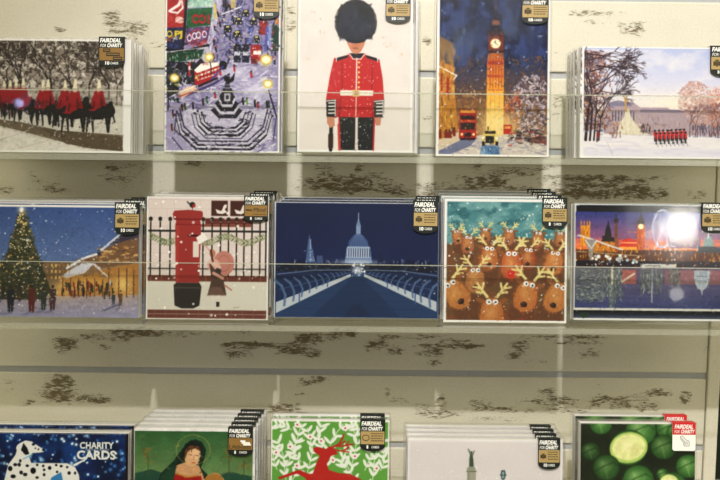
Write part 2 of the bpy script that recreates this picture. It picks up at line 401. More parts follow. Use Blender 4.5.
    for x, w in ((236, 0), (244.5, 1)):
        A.rect(x-3.5, 44, x+3.5, 62, (24, 26, 50)); A.rect(x-3, 51, x+3, 55, (206, 206, 220)); A.dots(14, (x-3.4, 45, x+3.4, 61), .4, .8, [(80, 90, 160), (200, 200, 220), (140, 150, 190)])
    A.rect(249.5, 44, 259.5, 60, (196, 26, 30)); A.rect(252, 50, 260, 54, (240, 232, 232)); A.rect(250, 58, 256, 63, (120, 16, 22))
    A.rect(258, 20, 266, 34, (180, 34, 44)); A.dabs(12, (257, 20, 267, 34), 2, 4, 1, [(40, 24, 50), (210, 60, 60)])
    A.line([(266, 26), (264, 50)], 3, (96, 100, 190)); A.line([(268, 22), (269, 46)], 2.4, (140, 150, 214)); A.line([(250, 28), (248, 42)], 2, (100, 120, 210))
    A.rect(271, 24, 277.5, 50, (30, 80, 64)); A.dabs(20, (270, 20, 277, 60), 2, 5, 1.2, [(200, 40, 40), (40, 110, 80), (24, 24, 40), (110, 110, 180)], (1.2, 1.9)); A.rect(274, 18, 277.5, 23, (222, 110, 50))
    A.dots(110, (214, 10, 277, 62), .4, .8, [(250, 246, 230), (240, 214, 90), (230, 226, 246)])
    # plaza
    A.glow(232, 72, 26, 10, (206, 202, 226), .8); A.glow(255, 90, 16, 12, (216, 212, 234), .8)
    # bus
    A.poly([(193, 71), (200, 63), (214, 62), (218, 66), (218, 74), (206, 84), (194, 85)], (206, 30, 30))
    A.poly([(193, 70), (200, 63.5), (217, 62), (218.5, 65), (207, 69), (196, 73)], (244, 238, 226))
    A.line([(198, 75.5), (218, 68)], 1.8, (250, 240, 220)); A.line([(197, 80), (217, 73)], 1.6, (236, 190, 170))
    for i in range(6): A.line([(199+i*3.4, 74.5-i*1.2), (199.6+i*3.4, 79-i*1.2)], .8, (150, 16, 20))
    A.rect(194, 75, 197, 79, (240, 200, 120)); A.ell(222, 65, 4, 4.5, (24, 22, 46)); A.line([(208, 82), (222, 66)], 1.4, (60, 90, 210))
    A.line([(184, 96), (212, 84), (228, 74)], 2.4, (84, 70, 130)); A.line([(198, 86), (216, 78)], 2.4, (60, 40, 60))
    A.poly([(178, 92), (184, 88), (194, 85), (196, 89), (184, 97), (178, 97)], (232, 190, 160)); A.line([(178, 97), (196, 90)], 1.2, (206, 70, 40)); A.line([(180, 92), (195, 86)], 1, (250, 236, 210))
    A.poly([(166, 84), (176, 82), (178, 92), (166, 98)], (40, 50, 50)); A.dabs(30, (165.5, 84, 178, 100), 2, 5, 1.2, [(30, 90, 50), (60, 56, 100), (210, 196, 60), (24, 24, 30)])
    A.line([(168, 84), (167, 120)], 1.3, (46, 36, 60))
    # statue and steps
    def octo(cy, w, dp, flat, t, c):
        A.line([(223-w, cy-dp), (223-w*.9, cy-dp*.45), (223-flat, cy), (223+flat, cy), (223+w*.9, cy-dp*.45), (223+w, cy-dp)], t, c)
    A.poly([(166, 112), (184, 108), (182, 134), (206, 150), (166, 150)], (168, 160, 200))
    A.poly([(184, 110), (270, 110), (272, 136), (252, 150), (205, 150), (180, 134)], (196, 190, 216))
    A.dabs(200, (186, 108, 268, 148), 3, 8, 1.2, [(222, 218, 234), (170, 160, 200), (206, 200, 224)], (-.2, .3))
    for cy, w, dp, fl in ((131, 26, 20, 14), (135, 29, 22, 16), (145, 47, 34, 26), (149, 49, 34, 28), (127.5, 22, 15, 12)):
        octo(cy, w, dp, fl, 2.0, (40, 34, 56)); octo(cy+1.7, w, dp, fl, 1.0, (230, 226, 238))
        for q in range(26):
            t = A.r.uniform(-1, 1); x = 223+t*w; y = cy-(0 if abs(x-223) < fl else (abs(x-223)-fl)/(w-fl+.1)*dp)
            A.line([(x-2, y+A.r.uniform(-1.5, 1.5)), (x+2, y+A.r.uniform(-1.5, 1.5))], 1.1, A.r.choice([(214, 208, 228), (60, 50, 84), (150, 140, 180), (24, 20, 34)]), .8)
    octo(141, 44, 32, 24, 1.3, (56, 46, 72)); octo(138, 32, 24, 18, 1, (90, 80, 120))
    A.line([(176, 112), (174, 130), (196, 150)], 1.2, (70, 60, 96)); A.line([(172, 138), (182, 150)], 1.2, (80, 70, 110)); A.line([(268, 90), (276, 116)], 1.5, (44, 36, 66)); A.line([(276, 116), (273, 140)], 1, (80, 70, 110))
    for r_, y, c in ((16, 115, (54, 46, 66)), (13, 111, (206, 202, 222)), (12, 108, (40, 34, 52)), (9, 104, (214, 210, 228)), (8, 101, (44, 38, 56))):
        A.poly([(226-r_, y-5), (226-r_*.5, y+3), (226+r_*.6, y+3), (226+r_, y-5), (226+r_*.6, y-9), (226-r_*.6, y-9)], c)
    A.rect(221, 91, 232, 104, (50, 44, 58)); A.rect(223.5, 93, 229.5, 101, (196, 192, 206)); A.rect(225, 95, 228, 99, (40, 40, 50)); A.rect(222, 88, 231, 91, (34, 30, 44)); A.rect(224, 82, 229, 89, (120, 114, 134)); A.line([(224, 86), (229, 86)], 1, (30, 28, 40))
    A.line([(226, 82), (228, 77)], 2.2, (18, 22, 24)); A.poly([(224, 74), (229, 79), (234, 72), (233, 80), (228, 83), (223, 80)], (18, 24, 24))
    for x, y, c in ((181, 106, (90, 50, 30)), (184, 105, (60, 90, 40)), (192, 104, (60, 40, 70)), (202, 100, (60, 30, 40)), (206, 98, (60, 110, 60)), (214, 93, (196, 40, 36)), (172, 112, (110, 60, 50)), (171, 126, (140, 60, 30)), (242, 99, (24, 24, 34)), (246, 99, (110, 170, 60)), (254, 101, (30, 26, 40)), (257, 103, (190, 50, 50)), (266, 102, (30, 26, 40)), (268, 102, (60, 90, 60)), (219, 70, (206, 50, 50)), (250, 72, (206, 40, 50)), (233, 66, (200, 50, 60))):
        A.line([(x, y), (x+.6, y+4.5)], 2, c); A.ell(x+.2, y-1.2, .9, .9, (50, 30, 30))
    for x, y, q in ((208, 57, 5), (173.5, 78, 5.2), (265, 59, 6.5), (267, 83, 5.5)):
        A.glow(x, y, q, q, (250, 240, 170), .9); A.ell(x, y, q*.7, q*.62, (250, 242, 190)); A.ring(x, y, q*.75, q*.66, 1.3, (232, 200, 60)); A.ell(x, y, q*.25, q*.2, (255, 252, 230))
    A.line([(173, 84), (172, 94)], 1, (30, 30, 30)); A.line([(209, 62), (211, 74)], .9, (40, 36, 60))
    A.dots(110, (166, 84, 277, 150), .3, .6, [(246, 244, 250)])
    A.daub(900, 3.0, 1.0, .3, al=.6)
    return A.finish(con=1.2, mid=140, gain=.95, sat=.72)

def art_guardsman():
    A = Art(297, -5, 412, 152, (240, 238, 236), 11)
    A.rect(299, -3, 410, 150, (228, 220, 214)); A.vary(.02, 12)
    for x, y in ((322, 32), (318, 20), (386, 44), (390, 46), (398, 54), (384, 38), (306, 60), (313, 13), (372, 20)):
        A.dots(4, (x-4, y-2, x+4, y+2), .4, 1, [(216, 170, 130), (206, 190, 178)], .7)
    red, dr = (206, 34, 34), (158, 18, 24)
    # trousers, rifle
    A.poly([(338.5, 114), (374, 114), (373.5, 150), (339.5, 150)], (26, 30, 28)); A.rect(355, 117, 357.5, 150, (226, 214, 206)); A.poly([(354.6, 150), (356.2, 118), (358, 150)], (226, 214, 206))
    A.line([(338.6, 116), (340, 150)], 1.5, red); A.line([(374.2, 116), (373.2, 150)], 1.5, red)
    A.dots(60, (340, 116, 373, 150), .3, .8, [(214, 214, 206), (120, 124, 120)])
    A.line([(331, 112), (330.5, 150)], 3.6, (34, 26, 24)); A.line([(334.6, 118), (336.5, 150)], 2.4, (236, 226, 216)); A.line([(337.6, 124), (338.6, 150)], 1, (196, 60, 50)); A.rect(328, 134, 333, 148, (60, 34, 24))
    # sleeves and coat
    A.poly([(333, 58), (341, 57), (342, 90), (338, 104), (336, 118), (326, 116), (325.5, 98), (329, 76)], red)
    A.poly([(370, 57), (378.5, 59), (382, 78), (383.5, 98), (382, 116), (373, 118), (372, 100), (369, 84)], red)
    A.poly([(337, 57), (349, 53), (363, 53), (375, 57), (373.5, 78), (371.5, 92), (375, 117), (336.5, 117), (341, 92), (339, 78)], red)
    for a, b in (((341, 62), (341.5, 92)), ((371.5, 62), (371, 92))): A.line([a, b], 1, dr)
    A.poly([(337.5, 100), (341, 95), (340, 117), (336.5, 117)], dr, .7); A.poly([(372, 98), (375, 116), (371, 117)], dr, .7)
    A.poly([(349, 53), (363, 53), (360, 58), (352, 58)], (30, 30, 36)); A.line([(348.6, 54), (352, 58.6), (360, 58.6), (363.5, 54)], .9, (236, 230, 220))
    for sx in (-1, 1):
        c = 356+sx*12.5
        A.poly([(c-sx*4, 54.5), (c+sx*7.5, 57.5), (c+sx*8, 61), (c-sx*3, 57.4)], (26, 28, 36)); A.line([(c-sx*4, 54), (c+sx*8, 57.2), (c+sx*8.2, 61.4)], .8, (236, 230, 222))
    A.line([(355.8, 58), (355.6, 90)], 1.3, (232, 214, 206)); A.line([(355.6, 97), (355.4, 116)], 1.1, (232, 200, 190))
    for y in (62, 67, 72, 77, 82, 87): A.ell(358, y, 1.1, 1.1, (240, 206, 120))
    A.poly([(339.6, 90), (372.5, 90), (372.5, 95.6), (339.6, 95.6)], (232, 224, 208)); A.rect(352, 89.4, 359, 96.2, (216, 186, 130)); A.ell(355.5, 92.8, 2, 2, (180, 140, 70))
    for sx, c in ((-1, 330.6), (1, 378.5)):
        A.poly([(c-5.2, 100), (c+5.2, 99), (c+4.8, 117), (c-4.4, 117)], (28, 30, 36) if sx < 0 else (52, 50, 54)); A.line([(c-4.6, 101), (c+4.4, 100)], 1, (238, 232, 224))
        for k in range(4): A.line([(c-2.4, 103+k*3.4), (c+3, 102.8+k*3.4)], 1.3, (238, 232, 220)); 
        A.line([(c+4, 100), (c+4.2, 116)], .9, (238, 232, 224))
    A.poly([(326.5, 117), (334, 117), (334.5, 126), (330, 128), (326.5, 123)], (206, 140, 110)); A.poly([(374, 117), (381, 117), (380, 125), (375.5, 125)], (206, 140, 110))
    A.dots(110, (328, 58, 382, 116), .25, .6, [(250, 226, 220)])
    # face and bearskin
    A.poly([(345, 36), (364.5, 36), (364, 43), (360, 51), (355, 54), (350, 51), (346, 43)], (206, 130, 96)); A.line([(355, 40), (355, 45)], 1.2, (176, 96, 70)); A.line([(351.5, 47.8), (358.5, 47.8)], 1.1, (150, 66, 54)); A.ell(350, 40, 1, .6, (60, 40, 36)); A.ell(360, 40, 1, .6, (60, 40, 36))
    A.line([(348, 44), (354, 52), (362, 44)], .8, (216, 180, 90), .6)
    A.ell(354.5, 21, 19, 22, (12, 14, 20)); A.ell(354.5, 27, 19, 14.5, (12, 14, 20)); A.ell(354.5, 39.6, 10, 3, (14, 14, 22))
    for k in range(170):
        a = k/170*6.283; x = 354.5+18.6*math.cos(a); y = 22+20*math.sin(a)
        if y > 36 and abs(x-354.5) < 12: continue
        A.line([(x, y), (x+2.4*math.cos(a+A.r.uniform(-.5, .5)), y+2.4*math.sin(a+A.r.uniform(-.5, .5)))], .9, (22, 20, 26), .9)
    A.dabs(260, (338, 3, 371, 38), 1.5, 4, .8, [(26, 30, 44), (8, 10, 14), (18, 22, 32)], (1, 2.2))
    A.dots(26, (338, 4, 371, 40), .25, .5, [(210, 214, 226)])
    return A.finish(con=1.03, sat=.88)

def art_clocktower():
    A = Art(436, -4, 549, 157, (240, 238, 236), 13)
    A.rect(438.5, -2.5, 547, 155.3, (36, 50, 92))
    k = (slice(None), slice(None)); A.grad(-3, (26, 38, 74), 60, (46, 62, 112), 438.5, 547); A.grad(60, (46, 60, 104), 100, (120, 84, 60), 438.5, 547); A.grad(100, (134, 92, 56), 157, (196, 160, 120), 438.5, 547)
    n = A.noise(12, 14, 1); A.mix(np.clip((n-.45)*4, 0, .6)*(A.Y < 66)*(A.X > 438.5)*(A.X < 547), (58, 82, 142))
    n = A.noise(9, 11, 2); A.mix(np.clip((n-.5)*4, 0, .7)*(A.Y < 70)*(A.X > 438.5)*(A.X < 547), (18, 26, 56))
    A.dabs(240, (440, 55, 545, 100), 2, 5, 1.6, [(120, 80, 60), (90, 72, 76), (140, 96, 60), (66, 66, 92)])
    A.dabs(260, (455, 90, 520, 135), 2, 5, 1.6, [(150, 104, 60), (170, 120, 66), (120, 84, 56), (190, 140, 80)])
    # snow street
    A.poly([(438.5, 150), (470, 138), (500, 132), (547, 140), (547, 155.3), (438.5, 155.3)], (206, 196, 186)); A.dabs(150, (440, 138, 546, 154), 3, 8, 1.3, [(222, 212, 200), (180, 170, 180), (230, 220, 204), (150, 146, 168)], (-.2, .4))
    # lit terrace on the left
    A.poly([(438.5, 36), (452, 44), (454, 90), (458, 132), (438.5, 142)], (196, 134, 44)); A.dabs(160, (438.5, 40, 454, 138), 2, 6, 1.4, [(226, 166, 60), (170, 110, 40), (130, 88, 50), (240, 190, 80)], (1.3, 1.8))
    A.poly([(438.5, 36), (453, 45), (452, 66), (438.5, 60)], (120, 100, 70), .7); A.line([(438.5, 67), (456, 76), (453, 80)], 1.2, (240, 232, 220)); A.rect(446, 78, 448.4, 94, (176, 44, 26)); A.rect(440, 74, 442, 92, (176, 60, 30)); A.rect(444, 52, 446, 64, (80, 84, 120), .8)
    A.poly([(438.5, 141), (470, 128), (478, 133), (438.5, 153)], (214, 196, 170)); A.poly([(438.5, 152), (462, 140), (478, 138), (470, 147), (450, 155.3), (438.5, 155.3)], (120, 126, 156))
    A.dots(24, (440, 86, 480, 94), .3, .6, [(240, 214, 140)])
    # tree on the right
    A.dabs(380, (508, 76, 547, 140), 2, 4, 1.4, [(80, 66, 76), (96, 84, 100), (60, 54, 70), (120, 96, 96)])
    for i in range(500):
        a = A.r.uniform(0, 6.28); q = math.sqrt(A.r.random()); x = 532+24*q*math.cos(a); y = 104+30*q*math.sin(a)
        if x > 546: continue
        A.dabs(1, (x, y, x, y), 1.5, 3.5, 1.1, [(216, 204, 208), (190, 176, 188), (150, 134, 152), (230, 220, 220), (120, 100, 110)])
    A.dabs(60, (500, 92, 520, 128), 2, 5, 1.6, [(200, 84, 44), (216, 140, 60), (160, 60, 40)], (1, 2))
    # tower
    A.rect(487.2, 35, 502.4, 135, (200, 116, 44)); A.grad(60, (206, 104, 40), 90, (240, 170, 50), 487.2, 502.4); A.grad(90, (244, 186, 66), 134, (240, 206, 130), 487.2, 502.4)
    A.rect(487, 35, 502.6, 52, (124, 52, 34)); A.rect(486, 31, 503.4, 36.5, (60, 34, 36)); A.rect(486, 50, 503.4, 53, (66, 34, 34)); A.dabs(14, (487, 32, 503, 36), 1, 2, .8, [(196, 90, 50)], (1.4, 1.7))
    A.poly([(486.4, 31), (490, 26), (491, 20), (498.6, 20), (499.6, 26), (503.2, 31)], (40, 34, 50)); A.rect(491, 20, 498.6, 24.5, (150, 92, 60)); A.poly([(490, 20), (494, 8), (494.8, 3), (495.6, 8), (499.6, 20)], (44, 38, 58)); A.line([(494.8, 4), (494.8, 10)], .8, (180, 120, 80))
    A.ell(494.6, 43.4, 5.6, 5.2, (200, 150, 90)); A.ell(494.6, 43.4, 4.6, 4.4, (250, 240, 200)); A.line([(494.6, 43.4), (494.6, 40)], .6, (90, 70, 50)); A.line([(494.6, 43.4), (497, 45)], .6, (90, 70, 50))
    for x in (489.5, 492.3, 495.2, 498.2, 501): A.line([(x, 54), (x, 88)], .8, (150, 64, 34), .8)
    A.rect(487.2, 61, 502.4, 64.5, (170, 66, 36)); A.rect(487.2, 75, 502.4, 77.5, (190, 80, 36)); A.rect(487.2, 89, 502.4, 91, (206, 116, 44), .8)
    for x in (490, 494.5, 499): A.line([(x, 92), (x, 130)], .7, (214, 140, 50), .6)
    A.glow(495, 122, 16, 14, (250, 226, 150), .8); A.glow(510, 126, 10, 8, (244, 214, 140), .6)
    # bus
    A.rect(459, 110, 476, 139.5, (176, 40, 24)); A.rect(460, 110.4, 475, 113.6, (230, 160, 60)); A.rect(460.5, 116, 474.8, 120, (60, 24, 22)); A.rect(460.5, 123.5, 474.8, 130, (54, 40, 34)); A.rect(459.5, 121, 475.6, 122.4, (220, 90, 50)); A.rect(459, 132, 476, 138, (196, 50, 30)); A.rect(464.5, 133, 471, 137.5, (56, 26, 24)); A.ell(461.7, 135, 1.3, 1.3, (252, 232, 170)); A.ell(473.5, 135, 1.3, 1.3, (252, 232, 170)); A.rect(460, 138.5, 475, 140.8, (40, 26, 26))
    A.dots(16, (461, 116, 475, 130), .4, .8, [(230, 150, 70), (120, 60, 40)])
    # taxi
    A.poly([(483, 134), (485, 130.5), (495, 130.5), (497, 134), (498, 144), (482, 144)], (226, 200, 110)); A.rect(484.6, 131.3, 495.6, 134.2, (60, 52, 44)); A.rect(485.6, 136.5, 494, 143.5, (46, 40, 34)); A.ell(483.6, 138.6, 1.6, 1.6, (255, 246, 190)); A.ell(496.4, 138.6, 1.6, 1.6, (255, 246, 190)); A.rect(482, 142, 484.6, 146.4, (28, 24, 24)); A.rect(495.4, 142, 498, 146.4, (28, 24, 24)); A.rect(487.4, 127, 488.6, 130.5, (30, 30, 36))
    A.poly([(482, 146), (499, 146), (500, 155.3), (480, 155.3)], (70, 120, 170), .8); A.dabs(20, (482, 147, 498, 154), 2, 4, 1, [(110, 160, 200), (50, 90, 140), (190, 206, 220)], (1.3, 1.8))
    A.rect(503.5, 125, 511.5, 134.5, (196, 56, 34)); A.rect(504.5, 126.5, 510.5, 129, (240, 170, 90)); A.dabs(70, (508, 130, 547, 146), 2, 5, 1.4, [(70, 50, 50), (190, 60, 40), (110, 90, 90), (210, 190, 180), (50, 40, 44)], (-.2, .3)); A.rect(530, 138, 546, 143, (110, 60, 50), .7)
    for x, y, q in ((440, 134, 2), (446, 134, 3), (449.5, 134, 3), (454, 132, 2)): A.poly([(x-1.6, y-2), (x+1.6, y-2), (x+q*.7, y+5), (x-q*.6, y+5)], (140, 40, 24)); A.ell(x, y-3, 1, 1, (70, 30, 20))
    A.dots(130, (439, 0, 546, 150), .3, .8, [(236, 240, 250), (200, 214, 236)]); A.rect(436, 155.2, 549, 157, (240, 238, 236))
    A.rect(436, -4, 438.4, 157, (240, 238, 236)); A.rect(547, -4, 549, 157, (240, 238, 236))
    A.daub(1100, 3.0, 1.1, .2, al=.6)
    return A.finish(con=1.15, mid=120, gain=.95, sat=.88)

def art_palace():
    A = Art(580, 46.5, 745, 160, (241, 239, 238), 17)
    I = (583.5, 48.5, 743, 158.5)
    A.rect(*I, (214, 214, 232)); A.grad(48.5, (188, 198, 232), 78, (212, 214, 236), 583.5, 743); A.grad(78, (212, 214, 236), 118, (240, 230, 222), 583.5, 743)
    n = A.noise(26, 14, 1); A.mix(np.clip((n-.45)*2.6, 0, .7)*(A.Y < 112)*(A.Y > 49)*(A.X > 583.5)*(A.X < 743), (236, 232, 236))
    A.glow(675, 104, 40, 10, (250, 240, 222), .8)
    # palace
    A.poly([(604, 108), (612, 103), (632, 102), (640, 108), (668, 108), (671, 111), (743, 111), (743, 136), (604, 136)], (186, 166, 176))
    A.rect(640, 110, 743, 113, (150, 136, 160)); A.dabs(110, (640, 114, 700, 134), 3, 4, .6, [(140, 120, 134), (170, 140, 140), (206, 190, 196)], (1.5, 1.6)); A.poly([(606, 104), (618, 101), (632, 104), (632, 107), (606, 107)], (140, 134, 160))
    for x in range(612, 634, 3): A.rect(x, 112, x+1.3, 122, (100, 94, 120))
    A.dabs(80, (600, 124, 670, 136), 3, 6, 1, [(190, 150, 130), (150, 120, 120), (206, 180, 160)], (-.3, .3))
    # right hand trees
    for i in range(1700):
        a = A.r.uniform(0, 6.28); q = math.sqrt(A.r.random()); cx, cy, rx, ry = A.r.choice(((694, 98, 16, 18), (724, 106, 22, 24), (735, 92, 14, 14), (706, 112, 20, 14)))
        x = cx+rx*q*math.cos(a); y = cy+ry*q*math.sin(a)
        if x > 742 or y > 135: continue
        A.dabs(1, (x, y, x, y), 1.5, 3.5, .9, [(206, 176, 172), (190, 150, 146), (226, 200, 190), (214, 150, 120), (170, 134, 140)] if x < 712 or A.r.random() < .4 else [(206, 110, 76), (226, 150, 110), (190, 96, 70), (230, 190, 170)])
    for x in (690, 696, 712, 718, 726, 733): A.tree(x, 138, 1.57, 12, 1.1, (120, 92, 100), 4, .5)
    A.dabs(90, (690, 124, 742, 140), 2, 7, 1, [(110, 100, 130), (150, 90, 80), (90, 84, 110), (60, 54, 70)], (1.4, 1.7))
    # snow
    A.poly([(583.5, 134), (640, 137), (700, 138), (743, 139), (743, 158.5), (583.5, 158.5)], (238, 232, 236)); A.dabs(90, (584, 138, 742, 157), 6, 16, 1.3, [(246, 242, 242), (216, 212, 232), (230, 222, 230)], (-.08, .08)); A.rect(583.5, 150, 743, 158.5, (206, 206, 232), .35)
    # left trees
    for i in range(1100):
        x = A.r.gauss(590, 10); y = A.r.uniform(50, 130)
        if not 584 < x < 618: continue
        A.dabs(1, (x, y, x, y), 2, 4, 1.3, [(150, 84, 56), (110, 62, 50), (176, 120, 90), (80, 60, 70), (90, 96, 140), (200, 180, 180)], al=.75)
    for x, w, l in ((586, 2.4, 30), (590, 2.2, 32), (594, 1.8, 26), (599, 1.4, 22), (585, 1.6, 14)): A.tree(x, 142, 1.5, l, w, (52, 40, 48), 5, .55)
    for x, y, a, l in ((588, 60, .2, 14), (590, 72, .3, 16), (592, 88, .5, 14), (588, 98, .45, 14), (586, 54, -.1, 16), (596, 66, -.1, 12)): A.tree(x, y, a, l, 1.3, (60, 44, 50), 5, .5)
    # monument
    A.poly([(617, 136), (620, 124), (624, 118), (625, 110), (629, 110), (631, 118), (635, 124), (640, 130), (650, 136)], (232, 222, 200)); A.line([(626, 112), (625, 101), (624, 97)], 1.7, (206, 164, 90)); A.line([(625, 103), (628, 100)], 1.1, (206, 164, 90)); A.dabs(50, (619, 116, 642, 135), 2, 4, .8, [(214, 200, 176), (246, 240, 226), (196, 176, 156)], (1, 2))
    A.dabs(20, (640, 124, 650, 132), 1, 3, 1.2, [(80, 66, 76)], (1.3, 1.8)); A.dabs(14, (610, 128, 622, 137), 1, 3, 1.2, [(80, 66, 76), (140, 90, 80)], (1.3, 1.8))
    for i in range(8):
        for j in range(2):
            x = 655+i*4.2+j*1.5; y = 134+j*3-.2*i
            A.line([(x, y), (x+.3, y+3.4)], 2.5, (206, 40, 44)); A.ell(x, y-2.3, 1.1, 1, (40, 34, 40)); A.line([(x, y+4), (x, y+8)], 1.7, (50, 54, 56)); A.line([(x+1, y+8), (x+2, y+11)], .7, (120, 110, 120), .7)
    A.rect(596.5, 134, 599.5, 139, (150, 44, 30)); A.rect(596.5, 139, 598, 144, (50, 40, 46)); A.ell(598, 133, 1, 1, (60, 40, 40)); A.line([(607, 143), (613, 157)], .6, (190, 186, 206))
    A.rect(581.5, 46.5, 583.5, 160, (241, 239, 238)); A.rect(743, 46.5, 745, 160, (241, 239, 238)); A.rect(581.5, 158.4, 745, 160, (241, 239, 238))
    A.daub(600, 3.0, 1.0, .08, (-.3, .3), .6)
    return A.finish(con=1.03, sat=.95)

def art_market():
    A = Art(-26, 205, 138, 317, (244, 242, 240), 19)
    A.rect(-25, 206.5, 137.5, 316.5, (62, 92, 154)); A.grad(206, (58, 90, 158), 262, (92, 120, 178), -25, 137.5); A.vary(.05, 14)
    A.grad(262, (140, 130, 120), 292, (190, 140, 70), -25, 137.5); A.grad(292, (176, 158, 160), 316.5, (150, 148, 186), -25, 137.5)
    A.vary(.08, 9, 3, 3, (-25, 290, 138, 317))
    A.rect(-25, 262, 70, 290, (128, 100, 70)); 
    for x in range(-22, 68, 4):
        for y in (264, 270, 276): A.rect(x, y, x+1.8, y+3, A.r.choice([(240, 196, 100), (216, 160, 70), (170, 120, 70)]))
    A.poly([(60, 276), (137.5, 262), (137.5, 294), (56, 296)], (190, 126, 48))
    A.poly([(74, 260), (96, 252), (116, 242), (137.5, 234), (137.5, 262), (84, 270)], (134, 94, 60)); A.dabs(60, (96, 246, 137, 262), 2, 4, 1.3, [(230, 170, 80), (170, 110, 50), (90, 70, 70), (236, 200, 130)], (-.5, .3))
    A.line([(96, 253), (108, 243), (120, 233), (137, 226)], 2.2, (206, 210, 226)); A.poly([(108, 244), (120, 234), (137.5, 227), (137.5, 236), (118, 242)], (70, 66, 84)); A.line([(66, 268), (82, 258), (98, 253)], 2.2, (226, 226, 236)); A.ell(98, 252, 2, 3, (60, 60, 80))
    A.poly([(60, 276), (82, 262), (94, 263), (100, 268), (86, 272), (66, 278)], (206, 206, 222)); A.poly([(92, 264), (106, 277), (102, 278), (96, 272), (84, 277), (80, 277)], (150, 110, 70)); A.line([(93, 264), (108, 277)], 1.4, (222, 216, 222))
    A.glow(88, 285, 26, 9, (250, 190, 80), .8); A.glow(122, 284, 10, 12, (252, 206, 110), .9); A.glow(60, 290, 14, 8, (244, 200, 110), .7)
    for i in range(60):
        x = A.r.uniform(58, 112); y = A.r.uniform(281, 292); A.line([(x, y), (x, y+A.r.uniform(3, 7))], 1.5, A.r.choice([(110, 34, 26), (60, 50, 60), (140, 60, 30), (40, 60, 50), (170, 40, 30)]), .9)
    for x in (62, 70, 78, 86, 94, 102): A.line([(x, 278), (x, 296)], .8, (90, 60, 40))
    for x in (108, 118, 126, 133): A.line([(x, 268), (x, 296)], 1.4, (130, 84, 50))
    # tree
    A.poly([(20, 209), (30, 236), (40, 262), (50, 290), (44, 300), (-6, 300), (-14, 292), (2, 262), (12, 236)], (66, 70, 50)); 
    for i in range(1100):
        v = A.r.random(); y = 211+88*v; w = 3+32*v*(.85+.15*math.sin(v*26)); x = 20+A.r.uniform(-w, w)
        if x < -25: continue
        A.dabs(1, (x, y, x, y), 1, 3, 1.2, [(50, 66, 40), (80, 84, 52), (106, 90, 60), (40, 50, 40), (130, 120, 90)], (-.6, .6))
    for i in range(150):
        v = A.r.random(); y = 214+84*v; w = 2+29*v; A.ell(20+A.r.uniform(-w, w), y, .7, .7, A.r.choice([(250, 224, 130), (236, 180, 80), (250, 240, 200)]))
    A.glow(20, 210, 4, 4, (236, 236, 230), .9); A.ell(20, 210, 1.6, 2.4, (252, 250, 236))
    for x, y, h, w, c in ((10, 288, 24, 8, (46, 46, 56)), (19, 285, 16, 5, (70, 60, 50)), (31, 287, 25, 7.5, (110, 44, 40)), (43, 290, 20, 6, (60, 66, 64)), (52, 287, 23, 7, (84, 54, 56)), (-4, 289, 22, 7, (60, 50, 60)), (113, 292, 12, 3.6, (60, 70, 84)), (120, 291, 15, 4, (120, 80, 50)), (2, 286, 14, 4, (60, 54, 52))):
        A.poly([(x-w/2, y+2), (x+w/2, y+2), (x+w*.45, y+h*.55), (x+w*.3, y+h), (x+.4, y+h), (x, y+h*.6), (x-.4, y+h), (x-w*.35, y+h), (x-w*.45, y+h*.55)], c); A.ell(x, y-.5, w*.22, w*.27, (70, 46, 40))
        A.poly([(x-w*.3, y+h), (x+w*.4, y+h), (x-w*.6, y+h+3.5), (x-w*1.6, y+h+3)], (100, 100, 150), .5)
    A.line([(104, 310), (120, 303)], 1.6, (90, 90, 140), .8)
    A.dots(170, (-24, 208, 137, 314), .3, .9, [(240, 244, 250), (216, 224, 240)])
    A.rect(-26, 205, 138, 207, (244, 242, 240))
    A.daub(1500, 2.4, 1.0, .22, al=.65)
    return A.finish(con=1.05, sat=.76)

